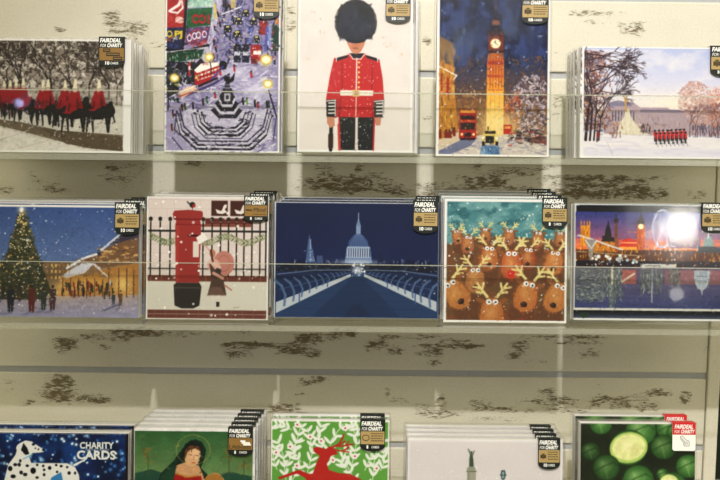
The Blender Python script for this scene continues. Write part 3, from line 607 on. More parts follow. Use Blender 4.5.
def art_postbox():
    A = Art(145.5, 197, 267.5, 321, (238, 236, 232), 23)
    A.rect(147, 198.5, 266, 320, (230, 214, 206))
    for y in range(200, 280, 9):
        A.line([(147, y), (266, y)], .4, (214, 194, 186))
        for x in range(147+(y//9 % 2)*6, 266, 13): A.line([(x, y), (x, y+9)], .4, (214, 194, 186))
    A.rect(147, 282, 266, 311, (226, 220, 206)); A.rect(147, 276.5, 266, 282.5, (128, 60, 44)); A.rect(147, 311.5, 266, 320, (124, 62, 48)); A.line([(147, 315.6), (266, 315.6)], .6, (190, 160, 150))
    for x in range(150, 266, 11): A.line([(x, 277), (x, 282)], .5, (176, 120, 106)); A.line([(x+4, 312), (x+4, 320)], .4, (160, 110, 96))
    A.rect(204, 218.5, 251, 224.5, (122, 44, 32)); A.rect(200, 224.5, 250, 227, (150, 70, 52))
    # fence
    B = (40, 36, 34)
    A.rect(147, 230.6, 266, 232.4, B); A.rect(147, 269, 266, 270.4, (60, 54, 50), .8)
    for x in (149.5, 159, 169, 178, 202, 211, 219.5, 227.5, 235.5, 243, 251, 259, 265):
        A.line([(x, 221), (x, 277)], 1.5, B); A.ell(x, 219.5, 2, 2.3, B); A.ell(x, 222, 1, 1, (120, 110, 90))
    for x in [150+q*2.4 for q in range(48)]:
        y = 240+3.2*math.sin(x*.16); g = A.r.choice([(150, 156, 112), (120, 134, 90), (176, 176, 136)])
        A.ell(x, y-1.8, 2.4, .9, g, .8); A.ell(x, y+1.8, 2.4, .9, g, -.8)
    # framed doves
    for x in (210, 229): A.rect(x, 200.5, x+16.5, 216, (84, 36, 26))
    for x in (219, 238):
        A.poly([(x-5, 209), (x+1, 211), (x+4, 205), (x+5, 210), (x+7, 212), (x+2, 214), (x-3, 213.4)], (240, 230, 222)); A.ell(x+4.6, 206.6, 1.6, 2.6, (240, 230, 222), .5)
    # postbox
    R1 = (180, 46, 40)
    A.poly([(171.5, 214), (173, 211), (187, 210), (200.5, 211), (202, 214), (201, 219), (199, 221), (200, 226), (198.5, 284), (175, 284), (174, 226), (175, 221), (172, 219)], R1)
    A.line([(173, 219.6), (201, 219.6)], 1.2, (130, 16, 20)); A.line([(175, 225), (199.5, 225)], .9, (150, 20, 24)); A.rect(175, 226, 178, 284, (206, 60, 50), .6); A.rect(187, 235.2, 197, 237, (60, 10, 12)); A.rect(192, 242, 198, 258, (232, 218, 206))
    A.poly([(173, 286), (176, 284), (199, 284), (201, 288), (199, 307), (193, 310), (181, 310), (174, 307)], (54, 48, 42)); A.line([(174, 289), (200, 289)], 1, (96, 86, 74))
    A.poly([(195, 238), (203, 233), (207, 240), (198, 245)], (244, 238, 230)); A.line([(202, 243), (214, 258)], 1.2, (230, 160, 140))
    A.ell(191, 205, 3, 3, (48, 36, 30)); A.ell(192.6, 206, 1.6, 1.8, (206, 40, 30)); A.line([(189, 205), (186, 202)], 1.2, (48, 36, 30)); A.line([(191, 208), (191, 210.5)], .5, (40, 30, 26))
    # child
    A.ell(223, 264, 10.5, 12.5, (206, 130, 112)); A.ring(223, 264, 6, 8, .7, (190, 104, 90)); A.ell(213, 266, 6.5, 6.5, (232, 168, 150)); A.ell(211.6, 254, 3, 4, (206, 126, 96))
    A.poly([(208, 262), (214, 270), (222, 276), (226, 296), (207, 296), (211, 280)], (92, 66, 52)); A.poly([(206, 297), (226, 297), (220, 288), (211, 288)], (140, 100, 84), .6); A.ell(217.5, 272, 3, 3.6, (60, 52, 50)); A.line([(209, 262), (219, 268)], 3, (236, 190, 172)); A.line([(213, 274), (222, 279)], 3, (226, 160, 140)); A.line([(224, 286), (231, 291)], 1.6, (206, 130, 112))
    A.line([(212, 297), (212, 303)], 1.4, (240, 222, 214)); A.line([(218, 297), (218, 303)], 1.4, (240, 222, 214)); A.rect(215.8, 303, 219, 308, (50, 40, 36)); A.line([(210, 251), (212, 262)], 2, (90, 50, 36))
    A.line([(233, 309), (239, 308)], .6, (160, 150, 140))
    A.dots(70, (148, 200, 265, 318), .6, 1.5, [(250, 248, 244)])
    return A.finish(con=1.0, sat=.78, gain=.98)

def art_cathedral():
    A = Art(273.5, 202.5, 438, 318, (210, 216, 230), 29)
    A.rect(275.5, 204, 436.5, 316.5, (24, 40, 88)); A.grad(204, (26, 44, 96), 262, (30, 46, 104), 275.5, 436.5); A.vary(.06, 16)
    A.grad(262, (30, 50, 100), 316.5, (24, 62, 126), 275.5, 436.5)
    L1, L2 = (150, 176, 214), (96, 128, 184)
    # city
    A.rect(290, 260, 430, 266, (26, 38, 84)); A.dabs(70, (292, 259, 430, 266), 1, 3, 1, [(120, 150, 200), (60, 84, 140), (170, 190, 220)], (1.4, 1.7))
    # dome
    A.rect(345.5, 249, 369.5, 263, (120, 148, 196)); A.poly([(344, 263), (346, 247), (369.5, 247), (371.5, 263)], (110, 140, 190)); A.poly([(347, 249), (348, 241), (353, 235), (357.5, 233), (362, 235), (367, 241), (368.5, 249)], (66, 96, 158))
    A.rect(346.5, 246.5, 369, 248.5, (170, 192, 224)); A.rect(345.5, 256.8, 370, 258, (160, 184, 220))
    for x in np.arange(347, 369.5, 2.3): A.line([(x, 249), (x, 256.5)], 1, (206, 220, 240)); A.line([(x+1.1, 249), (x+1.1, 256.5)], .6, (30, 46, 96))
    for x in np.arange(349, 368, 3): A.line([(x, 247), (357.5+(x-357.5)*.3, 234.5)], .5, (130, 160, 206), .7)
    A.rect(355.3, 225, 359.8, 234, (140, 166, 208)); A.poly([(355, 226), (357.5, 218), (360, 226)], (120, 150, 196)); A.line([(357.5, 213), (357.5, 220)], .7, (190, 206, 230))
    A.glow(357, 262, 22, 2.6, (200, 214, 238), .8)
    A.poly([(305, 263), (306, 252), (307, 244), (308.5, 234), (310, 244), (312.5, 252), (314, 263)], (84, 114, 172)); A.line([(309.6, 240), (309.6, 262)], 1, (160, 186, 222)); A.dabs(20, (305, 246, 314, 263), 1, 2, .7, [(170, 196, 230), (40, 60, 110)]); A.rect(316, 256, 322, 264, (70, 96, 150))
    A.poly([(377, 262), (380, 250), (383, 262)], (34, 48, 92)); A.rect(378.6, 247, 382, 252, (40, 52, 96))
    # river banks
    A.rect(275.5, 264, 436.5, 272, (22, 34, 62)); A.dabs(60, (276, 264, 436, 271), 1, 3, .7, [(110, 130, 160), (60, 76, 110), (180, 190, 200)], (-.1, .1)); A.dots(40, (400, 262, 435, 296), .4, 1, [(120, 150, 200), (200, 212, 230), (60, 90, 150)])
    # deck
    A.poly([(350, 275), (364, 275), (436.5, 311), (436.5, 316.5), (275.5, 316.5), (275.5, 311)], (44, 78, 134)); A.poly([(354, 276), (361, 276), (400, 316.5), (312, 316.5)], (34, 64, 118), .8)
    for y in (280, 286, 293, 301, 309): A.line([(357-(y-274)*1.9, y), (357+(y-274)*1.9, y)], .5, (30, 56, 106), .7)
    A.poly([(350, 274), (350.5, 276.5), (275.5, 314), (275.5, 303)], (206, 216, 230)); A.poly([(364, 274), (363.5, 276.5), (436.5, 311), (436.5, 301)], (206, 216, 230))
    A.glow(357, 270, 6, 5, (220, 230, 246), .95); A.dots(24, (350, 264, 364, 276), .5, 1.2, [(240, 244, 250), (170, 196, 230)])
    for sx in (-1, 1):
        for i, t in enumerate((0, .14, .27, .39, .5, .6, .69, .77, .84, .9, .95)):
            x = 357+sx*(9+64*(1-t)); h = 3+24*(1-t); yb = 274+34*(1-t)
            if x < 277 or x > 435: continue
            A.line([(x, yb-2), (x-sx*1, yb-h*.45), (x+sx*3*(1-t), yb-h*.8), (x+sx*9*(1-t)+sx, yb-h)], 1.8*(1-t)+.6, (96, 128, 184), .9)
        A.line([(357+sx*7, 270), (357+sx*44, 270.5), (357+sx*80, 275)], 1, (120, 146, 190), .9); A.line([(357+sx*8, 273), (357+sx*78, 290)], .8, (80, 110, 166), .9)
        A.line([(357+sx*58, 293), (357+sx*58, 303)], 1.2, (60, 100, 180)); A.line([(357+sx*30, 280), (357+sx*30, 287)], 1, (60, 100, 180))
    A.poly([(344, 316.5), (352, 305), (360, 304), (370, 316.5)], (34, 50, 92), .5)
    return A.finish(con=1.12, mid=110, gain=.88, sat=.74)

def art_reindeer():
    A = Art(443.5, 199, 566.5, 324, (240, 238, 236), 31)
    A.rect(446, 201.5, 564.5, 322, (70, 134, 140)); n = A.noise(14, 7, 1); A.mix(np.clip((n-.4)*3, 0, .8)*(A.X > 446)*(A.X < 564.5)*(A.Y > 201.5)*(A.Y < 322), (120, 172, 172))
    n = A.noise(10, 6, 2); A.mix(np.clip((n-.5)*4, 0, .8)*(A.X > 446)*(A.X < 564.5)*(A.Y > 201.5)*(A.Y < 322), (40, 100, 110))
    A.rect(446, 244, 564.5, 322, (112, 78, 46)); A.poly([(446, 246), (470, 238), (500, 236), (530, 238), (564.5, 240), (564.5, 260), (446, 260)], (112, 78, 46)); 
    n = A.noise(7, 6, 4); A.mix(np.clip((n-.45)*4, 0, .7)*(A.Y > 250)*(A.X > 446)*(A.X < 564.5)*(A.Y < 322), (134, 76, 38))
    Y1 = (226, 210, 134)
    def antler(x, y, sx, k, c=Y1):
        A.line([(x, y), (x+sx*4*k, y-5*k), (x+sx*9*k, y-12*k)], 2.4*k, c, 1, 1.5*k)
        A.line([(x+sx*3.4*k, y-4.4*k), (x+sx*9*k, y-5*k)], 1.8*k, c); A.line([(x+sx*6*k, y-8*k), (x+sx*12*k, y-9*k)], 1.6*k, c); A.line([(x+sx*5*k, y-7*k), (x+sx*4*k, y-12*k)], 1.5*k, c)
    def deer(x, y, k, rot=0.0, c=(190, 122, 60), nose=(60, 34, 26), body=True):
        """x, y is the middle of the eyes"""
        ca, sa = math.cos(rot), math.sin(rot)
        P = lambda u, v: (x+(u*ca-v*sa)*k, y+(u*sa+v*ca)*k)
        if body: A.ell(*P(0, 30), 12*k, 16*k, (110, 66, 38), rot)
        ax, ay = P(-3, -3); antler(ax, ay, -1, k*1.12); ax, ay = P(3, -3); antler(ax, ay, 1, k*1.12)
        for sx in (-1, 1): A.ell(*P(sx*10, -1), 4.6*k, 2.1*k, (150, 88, 44), rot-sx*.4)
        hx, hy = P(0, 11); cc = np.array(c)
        A.ell(hx, hy, 11*k, 15.5*k, tuple(cc*.66), rot); A.ell(hx, hy, 10*k, 14.5*k, c, rot); hx, hy = P(0, 15); A.ell(hx, hy, 10.6*k, 10.5*k, c, rot)
        A.glow(*P(-1, 9), 6*k, 9*k, (222, 164, 90), .65)
        for q in range(int(50*k)):
            an = A.r.uniform(0, 6.28); px, py = P(10.5*math.cos(an), 12+14*math.sin(an)); A.line([(px, py), (px+1.6*math.cos(an+rot), py+1.6*math.sin(an+rot))], .6, tuple(cc*A.r.uniform(.7, 1.15)), .8)
        for _ in range(int(60*k)): px, py = P(A.r.uniform(-7, 7), A.r.uniform(0, 22)); A.dabs(1, (px, py, px, py), 1, 2.4, .6, [(150, 84, 40), (214, 150, 84), (196, 124, 66)])
        for sx in (-1, 1): ex, ey = P(sx*2.9, 0); A.ell(ex, ey, 2.5*k, 2.5*k, (216, 220, 222)); A.ell(ex, ey, 1.9*k, 1.9*k, (244, 244, 240)); A.ell(ex+.3*k, ey+.2*k, .95*k, .95*k, (30, 40, 60))
        nx, ny = P(0, 19); A.ell(nx, ny, 3.2*k, 2.6*k, nose, rot); A.ell(nx-.8*k, ny-.8*k, .9*k, .6*k, tuple(min(255, v+60) for v in nose))
    for a in ((456, 232, .5), (468, 238, .62), (485, 230, .48), (509, 231, .55), (538, 233, .55), (560, 233, .52)): deer(*a, rot=A.r.uniform(-.15, .15), c=(166, 98, 56))
    deer(489, 249, .85, .05, (180, 98, 44)); deer(528, 250, .75, .05, (160, 74, 36)); deer(555, 253, .85, .15, (190, 112, 50))
    deer(475, 271, .9, .02, (176, 112, 60)); deer(511, 254, 1.0, 0, (190, 88, 40), (200, 44, 34)); A.glow(511, 275.5, 4.2, 4, (220, 46, 34), .9); A.ell(511, 275, 3.2, 3.1, (216, 40, 34)); A.ell(510, 274, .9, .8, (244, 150, 130))
    deer(450, 285, 1.1, -.55, (190, 116, 50)); deer(529, 285, 1.1, .25, (194, 110, 46)); deer(560, 287, 1.05, .35, (194, 118, 52)); deer(492, 303, 1.15, 0, (186, 106, 46))
    A.dabs(30, (500, 312, 540, 321), 1, 3, 1.4, [(170, 60, 30), (120, 60, 30)])
    A.dots(130, (447, 203, 563, 262), .3, 1, [(236, 242, 240), (200, 222, 222)]); A.dots(70, (447, 262, 563, 320), .3, .8, [(244, 240, 230)])
    for q in ((443.5, 199, 446, 324), (564.5, 199, 566.5, 324), (443.5, 321.8, 566.5, 324), (443.5, 199, 566.5, 201.5)): A.rect(*q, (241, 239, 237))
    A.daub(1500, 2.2, .9, .16, al=.6)
    return A.finish(con=1.0, sat=.84, gain=1.04)

def art_thames():
    A = Art(573.5, 204, 738, 321, (22, 26, 36), 37)
    A.rect(573.5, 204, 738, 205.6, (210, 214, 216)); A.rect(573.5, 204, 578.5, 311, (206, 208, 206))
    A.rect(575.5, 206, 738, 213, (18, 20, 28)); A.grad(213, (62, 70, 132), 240, (150, 98, 128), 575.5, 738); A.grad(240, (196, 110, 100), 252, (226, 130, 60), 575.5, 738)
    A.vary(.08, 22, 4, 2, (575.5, 213, 738, 250)); A.dabs(30, (580, 232, 738, 248), 8, 20, 1, [(220, 120, 100), (150, 90, 130), (110, 80, 130)], (-.05, .05))
    A.rect(575.5, 250, 738, 262, (96, 60, 36)); A.dabs(240, (575.5, 246, 738, 262), 1, 3, 1, [(210, 140, 50), (150, 90, 40), (60, 40, 30), (240, 190, 90)], (1.3, 1.8))
    # abbey, spire, column, clock tower, wheel
    A.rect(580, 226, 589.5, 246, (216, 150, 50)); A.dabs(26, (580, 226, 589.5, 246), 2, 4, .8, [(160, 100, 36), (240, 190, 80)], (1.5, 1.6))
    for x in (580.5, 583.5, 586.5, 589): A.line([(x, 222), (x, 228)], 1, (216, 150, 60))
    A.poly([(603, 248), (604.5, 232), (607.5, 220), (610.5, 232), (612, 248)], (44, 40, 40)); A.poly([(600, 248), (602, 236), (614, 238), (615, 248)], (50, 44, 40))
    A.rect(592, 242, 616, 252, (190, 126, 50)); A.dabs(20, (592, 242, 620, 252), 1, 3, .8, [(240, 190, 90), (90, 60, 36)], (1.5, 1.6))
    A.line([(615.4, 222), (615.8, 248)], 3, (110, 76, 54)); A.rect(613.2, 219, 617.8, 223, (60, 50, 50)); A.line([(615.4, 215), (615.4, 220)], 1.4, (50, 44, 50)); A.line([(616, 240), (617, 250)], 4, (150, 84, 60))
    A.poly([(619, 248), (621, 241), (628, 238), (636, 240), (640, 248)], (200, 60, 40)); A.line([(621, 243), (638, 243)], 1, (250, 200, 120)); A.rect(619, 247, 642, 250, (240, 170, 70))
    A.rect(636.5, 224, 644, 250, (190, 96, 36)); A.dabs(14, (637, 230, 644, 250), 2, 4, .8, [(236, 150, 60), (130, 60, 30)], (1.5, 1.6)); A.poly([(636, 224), (638, 219), (640.2, 212), (642.4, 219), (644.5, 224)], (60, 46, 44)); A.ell(640.3, 226.6, 2.7, 2.7, (250, 240, 190))
    A.ring(662, 228.5, 9.6, 18.6, 1.0, (160, 164, 196)); A.line([(662, 228), (654, 250)], 1, (170, 176, 200)); A.line([(662, 228), (670, 250)], 1, (170, 176, 200)); A.dots(30, (652, 212, 672, 246), .3, .5, [(230, 232, 246)])
    A.rect(668, 236, 700, 248, (120, 90, 110)); A.dabs(40, (664, 236, 710, 250), 1, 4, 1, [(190, 196, 214), (80, 70, 100), (220, 190, 160)], (1.4, 1.7))
    A.poly([(702, 250), (703, 240), (706, 236), (711, 236), (713, 241), (714, 250)], (120, 140, 140)); A.line([(708, 231), (708, 237)], 1.2, (180, 200, 200)); A.rect(698, 246, 738, 252, (60, 66, 76))
    # bridge on the left
    A.line([(578, 236), (592, 240), (612, 247), (622, 250)], 1.5, (206, 206, 210)); A.poly([(584, 240), (596, 240), (593, 250), (592, 262), (589, 262), (588, 250)], (150, 146, 140)); A.line([(585, 241), (591, 249), (596, 241)], 1, (216, 214, 210)); A.line([(575.5, 252), (640, 256)], 1.2, (160, 140, 110))
    # boats and water
    A.rect(575.5, 261, 738, 268, (40, 34, 44)); A.dots(24, (592, 256, 640, 263), .8, 2, [(236, 240, 236), (170, 190, 200)]); A.rect(640, 264, 676, 267.5, (196, 196, 190)); A.dots(60, (575.5, 259, 738, 266), .4, .8, [(250, 210, 110), (200, 80, 40), (240, 236, 220)])
    A.line([(645, 265.8), (660, 265.8)], .6, (60, 60, 70)); A.rect(575.5, 267, 606, 270, (150, 50, 40), .8)
    A.grad(268, (110, 96, 116), 309, (70, 78, 122), 575.5, 738); A.vary(.1, 30, 2, 6, (575.5, 268, 738, 309)); A.rect(665, 270, 738, 284, (176, 116, 110), .6); A.rect(622, 270, 636, 284, (190, 110, 90), .7)
    g = [(110, 120, 112), (150, 156, 146), (84, 96, 100), (186, 188, 180), (60, 70, 76)]
    for x0, x1, y1 in ((575.5, 602, 303), (602, 622, 300), (609, 616, 308), (640, 662, 292), (668, 680, 286)):
        A.rect(x0, 268, x1, y1-3, (104, 112, 112), .6)
        for _ in range(int((x1-x0)*(y1-268)/3.5)): A.dabs(1, (x0, 268, x1, y1), 1, 3, .8, g, (-.2, .2) if x0 < 600 else (1.3, 1.8))
    A.poly([(694, 270), (710, 270), (709.5, 280), (707, 287), (703, 290), (702, 296), (701, 290), (697, 287), (694.5, 280)], (168, 176, 186)); A.line([(694, 276), (710, 276)], .8, (120, 130, 144)); A.dabs(14, (695, 270, 709, 286), 2, 4, .8, [(206, 210, 214), (120, 130, 146)], (1.4, 1.7)); A.line([(622, 282), (634, 274)], 2, (206, 196, 180)); A.line([(652, 270), (652, 302)], 1.4, (150, 156, 170)); A.line([(612, 268), (612, 284)], 2, (206, 200, 180))
    A.rect(573.5, 308.6, 738, 311.6, (216, 214, 204)); A.grad(311.6, (20, 22, 26), 315, (52, 54, 60)); A.grad(315, (44, 50, 66), 319, (96, 102, 126)); A.rect(573.5, 318.8, 738, 321, (226, 226, 222)); A.rect(580, 313, 589, 318, (50, 70, 50), .8)
    A.daub(1500, 2.4, .9, .28, al=.6)
    return A.finish(con=1.12, mid=110)

def art_dalmatian():
    A = Art(-30, 433, 127, 545, (20, 44, 92), 41)
    n = A.noise(30, 14, 1); A.mix(np.clip((n-.35)*3, 0, .9), (30, 74, 138)); n = A.noise(22, 30, 3); A.mix(np.clip((n-.5)*4, 0, .8), (14, 30, 62))
    for i in range(420):
        x = A.r.uniform(-29, 125); y = A.r.uniform(434, 545); q = A.r.uniform(.7, 2.2); A.glow(x, y, q, q, A.r.choice([(120, 180, 230), (200, 224, 244), (70, 130, 200), (90, 150, 214)]), .9)
        if A.r.random() < .4: A.ell(x, y, q*.5, q*.5, (236, 244, 250))
    W = (236, 236, 234)
    A.poly([(18, 444), (24, 441), (30, 442), (36, 446), (42, 450), (42.6, 452.5), (38, 453.4), (31, 454), (28, 458), (30, 464), (66, 464), (74, 468), (78, 476), (79, 492), (80, 545), (72, 545), (68, 505), (30, 502), (26, 545), (16, 545), (14, 510), (6, 500), (3, 482), (7, 466), (14, 456)], W)
    A.line([(73, 466), (84, 460)], 2.4, W, 1, 1.6); A.ell(20, 449, 5.2, 5, W); 
    A.poly([(22, 443.6), (26, 449), (28, 455), (24, 456), (19.5, 451)], (26, 30, 40)); A.ell(32, 445, 1.6, 1.4, (26, 30, 40)); A.ell(42, 450.6, 1.4, 1.3, (20, 22, 30)); A.line([(22, 460), (31, 455.4)], 1.1, (120, 190, 220))
    for x, y, a, b in ((14, 466, 2, 1.6), (19, 462, 1.3, 1.6), (18, 466, 1.6, 2), (9, 470, 2.2, 2.6), (12, 478, 2.6, 2), (20, 474, 1.8, 2), (26, 467, 1.6, 1.4), (24, 476, 2.2, 1.8), (32, 472, 2.8, 3.2), (42, 467, 1.2, 1.4), (43, 471, 1.2, 1.4), (43, 476, 1.4, 1.6), (48.5, 469, 1.7, 2), (55, 466, 1.3, 1.2), (60, 467, 1.5, 1.3), (56, 473, 1.2, 1.2), (66, 468, 1.2, 1.2), (68, 474, 1.6, 1.8), (74, 474, 1.1, 1.6), (36, 479, 1.6, 1.4), (36, 466, 1.2, 1.2), (37, 450, .9, .9), (34, 449, .8, .7), (8, 488, 2, 2.4), (20, 486, 2.4, 2), (34, 490, 2.6, 2), (48, 486, 2, 2.2), (60, 492, 2.4, 2), (72, 488, 2, 2.6), (20, 510, 2, 2.6), (76, 516, 2, 3)):
        A.ell(x, y, a, b, (18, 22, 32))
    A.poly([(50, 479), (60, 473), (62, 482), (60, 496), (48, 494)], (70, 140, 196))
    A.text('CHARITY', 78.5, 448.6, 34, 6.4, (240, 240, 236), bold=.03); A.text('GREETINGS', 84, 450.8, 24, 1.9, (222, 224, 222)); A.text('CARDS', 75.5, 459.4, 39, 8.4, (242, 242, 238), bold=.035)
    A.text('made in', 33, 434.9, 10, 1.4, (200, 206, 210))
    A.rect(124.6, 433, 127, 545, (30, 16, 14)); A.rect(-30, 433, 127, 433.9, (90, 110, 150), .7)
    return A.finish(con=1.08)

def art_woman():
    """a plain hooded woman in front of a green field: a generic stand-in, not a copy of any painting"""
    A = Art(133, 428.5, 254, 545, (240, 239, 238), 43)
    A.rect(134, 432, 250.5, 544, (70, 112, 66)); A.grad(432, (58, 104, 60), 480, (120, 150, 96), 134, 250.5); A.grad(480, (90, 112, 60), 544, (50, 64, 34), 134, 250.5); A.vary(.1, 10)
    A.dabs(120, (134, 433, 250, 480), 2, 7, .8, [(84, 130, 80), (44, 84, 50), (140, 150, 90)], (-.4, .6), .4)
    A.poly([(134, 474), (150, 470), (170, 476), (200, 478), (230, 472), (250.5, 476), (250.5, 484), (134, 484)], (40, 84, 66))
    for x, y in ((147, 456), (228, 452), (243, 460)):
        A.line([(x, y), (x, 478)], .8, (80, 84, 40)); A.dots(30, (x-6, y-7, x+6, y+8), .6, 1.6, [(130, 104, 44), (96, 100, 50), (150, 120, 60)], .6)
    A.poly([(150, 544), (153, 492), (160, 474), (172, 462), (180, 450), (188, 441), (194, 439), (201, 442), (205, 450), (203, 460), (200, 468), (206, 474), (214, 490), (220, 544)], (24, 50, 36))
    A.poly([(160, 478), (172, 464), (176, 474), (166, 500), (156, 510)], (34, 74, 50)); A.poly([(184, 444), (192, 441), (199, 444), (203, 452), (198, 446), (190, 446), (182, 460), (176, 466)], (20, 36, 30))
    A.poly([(175, 466), (186, 462), (198, 466), (204, 480), (204, 500), (172, 500)], (206, 160, 116)); A.poly([(174, 474), (186, 478), (200, 476), (206, 500), (168, 500)], (170, 30, 26)); A.line([(175, 474), (187, 477.6), (199, 475.6)], 1.4, (190, 140, 60))
    A.ell(191.5, 456.5, 7.8, 10.4, (222, 178, 134), .25); A.ell(193, 453, 5, 6, (232, 192, 150), .2); A.poly([(184, 450), (189, 445.6), (197, 446), (200, 452), (194, 448.6), (187, 451), (183, 462)], (110, 70, 40))
    A.line([(187.5, 454.6), (190.6, 455.2)], .8, (110, 70, 50)); A.line([(194, 455.6), (197, 455.8)], .8, (110, 70, 50)); A.line([(192.6, 456), (192.6, 460)], .8, (190, 136, 96)); A.line([(190.4, 463), (194, 463.2)], 1, (186, 80, 66))
    A.ring(192, 450, 17, 15, .5, (190, 170, 90), .8)
    A.ell(214, 484, 10, 11, (196, 150, 96)); A.ell(213, 480, 9, 6, (176, 124, 60)); A.poly([(206, 496), (226, 496), (232, 544), (200, 544)], (206, 170, 130))
    A.daub(700, 3, 1.1, .1)
    return A.finish(con=1.05, sat=.95)

def art_leafdeer():
    A = Art(270, 420.5, 388, 545, (240, 240, 236), 47)
    A.rect(271, 421.5, 387, 544, (104, 176, 66)); A.vary(.04, 20)
    L = (238, 244, 232)
    stems = [((322, 452), (316, 436), (320, 424)), ((364, 470), (370, 456), (366, 440)), ((276, 470), (272, 458), (274, 446)), ((300, 462), (292, 452), (296, 440)), ((346, 470), (340, 460), (346, 450)), ((380, 470), (384, 460), (382, 450)), ((285, 480), (282, 455), (276, 440)), ((285, 470), (296, 440), (300, 424)), ((305, 480), (312, 450), (306, 428)), ((325, 470), (330, 440), (342, 424)), ((275, 500), (292, 480), (300, 466)), ((350, 470), (356, 440), (350, 424)), ((372, 480), (374, 455), (384, 436)), ((360, 500), (352, 476), (344, 462)), ((380, 540), (376, 510), (366, 484)), ((300, 545), (290, 520), (280, 500)), ((330, 545), (320, 530), (310, 500)), ((355, 545), (358, 528), (350, 505)), ((372, 436), (360, 430), (348, 424)), ((290, 430), (282, 426), (274, 424))]
    for st in stems:
        A.line(list(st), .8, L)
        for q in range(len(st)-1):
            (xa, ya), (xb, yb) = st[q], st[q+1]; n = max(2, int(math.hypot(xb-xa, yb-ya)/7.2)); a = math.atan2(yb-ya, xb-xa)
            for i in range(n):
                t = (i+.5)/n; x = xa+(xb-xa)*t; y = ya+(yb-ya)*t
                for sx in (-1, 1):
                    b = a+sx*A.r.uniform(.5, .95); q_ = A.r.uniform(3.6, 5.4); A.ell(x+q_*math.cos(b), y+q_*math.sin(b), q_, 1.45, L, b)
    for x, y in ((296, 425), (309, 437), (320, 441), (289, 447), (275, 453), (296, 466), (344, 428), (354, 456), (376, 468), (332, 460), (280, 520), (340, 535), (374, 520)):
        for k in range(5): a = k*1.257; A.ell(x+1.9*math.cos(a), y+1.9*math.sin(a), 1.5, 1.2, (246, 240, 236))
        A.ell(x, y, 1, 1, (206, 60, 60))
    R = (206, 36, 28)
    A.poly([(312, 448), (317, 447), (325, 449), (329, 446), (333, 448), (337, 454), (330, 456), (326, 464), (328, 470), (338, 473), (350, 474), (360, 479), (366, 488), (368, 500), (360, 512), (340, 508), (320, 505), (308, 498), (310, 488), (304, 478), (296, 474), (279, 480), (277, 478), (298, 470), (308, 474), (312, 474), (316, 462), (319, 456), (313, 452)], R)
    A.line([(330, 448), (338, 444), (342, 437)], 1.8, R); A.line([(333, 446), (341, 446), (352, 444)], 1.6, R); A.line([(338, 445), (344, 441)], 1.4, R); A.line([(344, 445.6), (348, 441)], 1.2, R); A.line([(334, 450), (342, 451), (348, 447)], 1.5, R); A.line([(342, 451), (348, 452)], 1.2, R); A.line([(340, 440), (343, 434)], 1.3, R)
    A.line([(312, 500), (300, 515), (284, 520)], 3, R, 1, 1.8); A.line([(364, 498), (376, 515), (384, 530)], 3.4, R, 1, 1.8); A.line([(354, 508), (366, 524), (372, 540)], 3.2, R, 1, 1.8)
    return A.finish(con=1, sat=.85)

def art_snowmemorial():
    A = Art(407, 440, 562, 545, (236, 232, 232), 53)
    A.rect(409, 442, 560, 544, (226, 220, 220)); A.grad(500, (226, 220, 220), 544, (236, 234, 236), 409, 560); A.vary(.02, 22)
    G = (96, 108, 86)
    A.poly([(468.5, 467), (468.5, 459), (469.3, 454), (471.6, 454), (472.8, 460), (473, 467)], (78, 92, 72)); A.ell(470.6, 452.6, 1.2, 1.4, (78, 92, 72)); A.poly([(469, 455), (466.6, 449), (468, 448.6), (470.6, 454)], (120, 134, 112)); A.line([(471.6, 456), (473.4, 451)], 1, G)
    A.poly([(466, 471), (467, 467), (474, 467), (475.4, 471)], (156, 160, 140)); A.rect(466.4, 471, 475.2, 482, (168, 168, 150)); A.line([(466, 471.6), (475.6, 471.6)], .8, (90, 94, 76)); A.line([(466, 481.6), (475.6, 481.6)], .8, (110, 112, 94)); A.rect(467, 471, 469, 482, (140, 144, 126), .7)
    A.poly([(464, 482), (477, 482), (480, 500), (490, 530), (452, 530), (461, 500)], (188, 186, 172)); A.dabs(40, (456, 484, 484, 528), 2, 6, 1, [(160, 160, 146), (226, 224, 216), (120, 126, 112)], (1.2, 1.9))
    A.line([(502.5, 472), (502.5, 530)], 1.2, (60, 80, 84)); A.poly([(500, 474), (500.8, 470), (504.4, 470), (505.4, 474), (504.4, 479), (500.8, 479)], (60, 84, 88)); A.rect(501.4, 471.5, 503.8, 478, (150, 176, 176)); A.line([(499.6, 475), (505.8, 475)], .8, (60, 80, 84))
    for x in range(412, 560, 12): A.tree(x, 540, 1.57, 9, .8, (176, 172, 172), 3, .5)
    A.dots(60, (410, 444, 558, 540), .3, .7, [(250, 248, 250)])
    return A.finish(con=1)

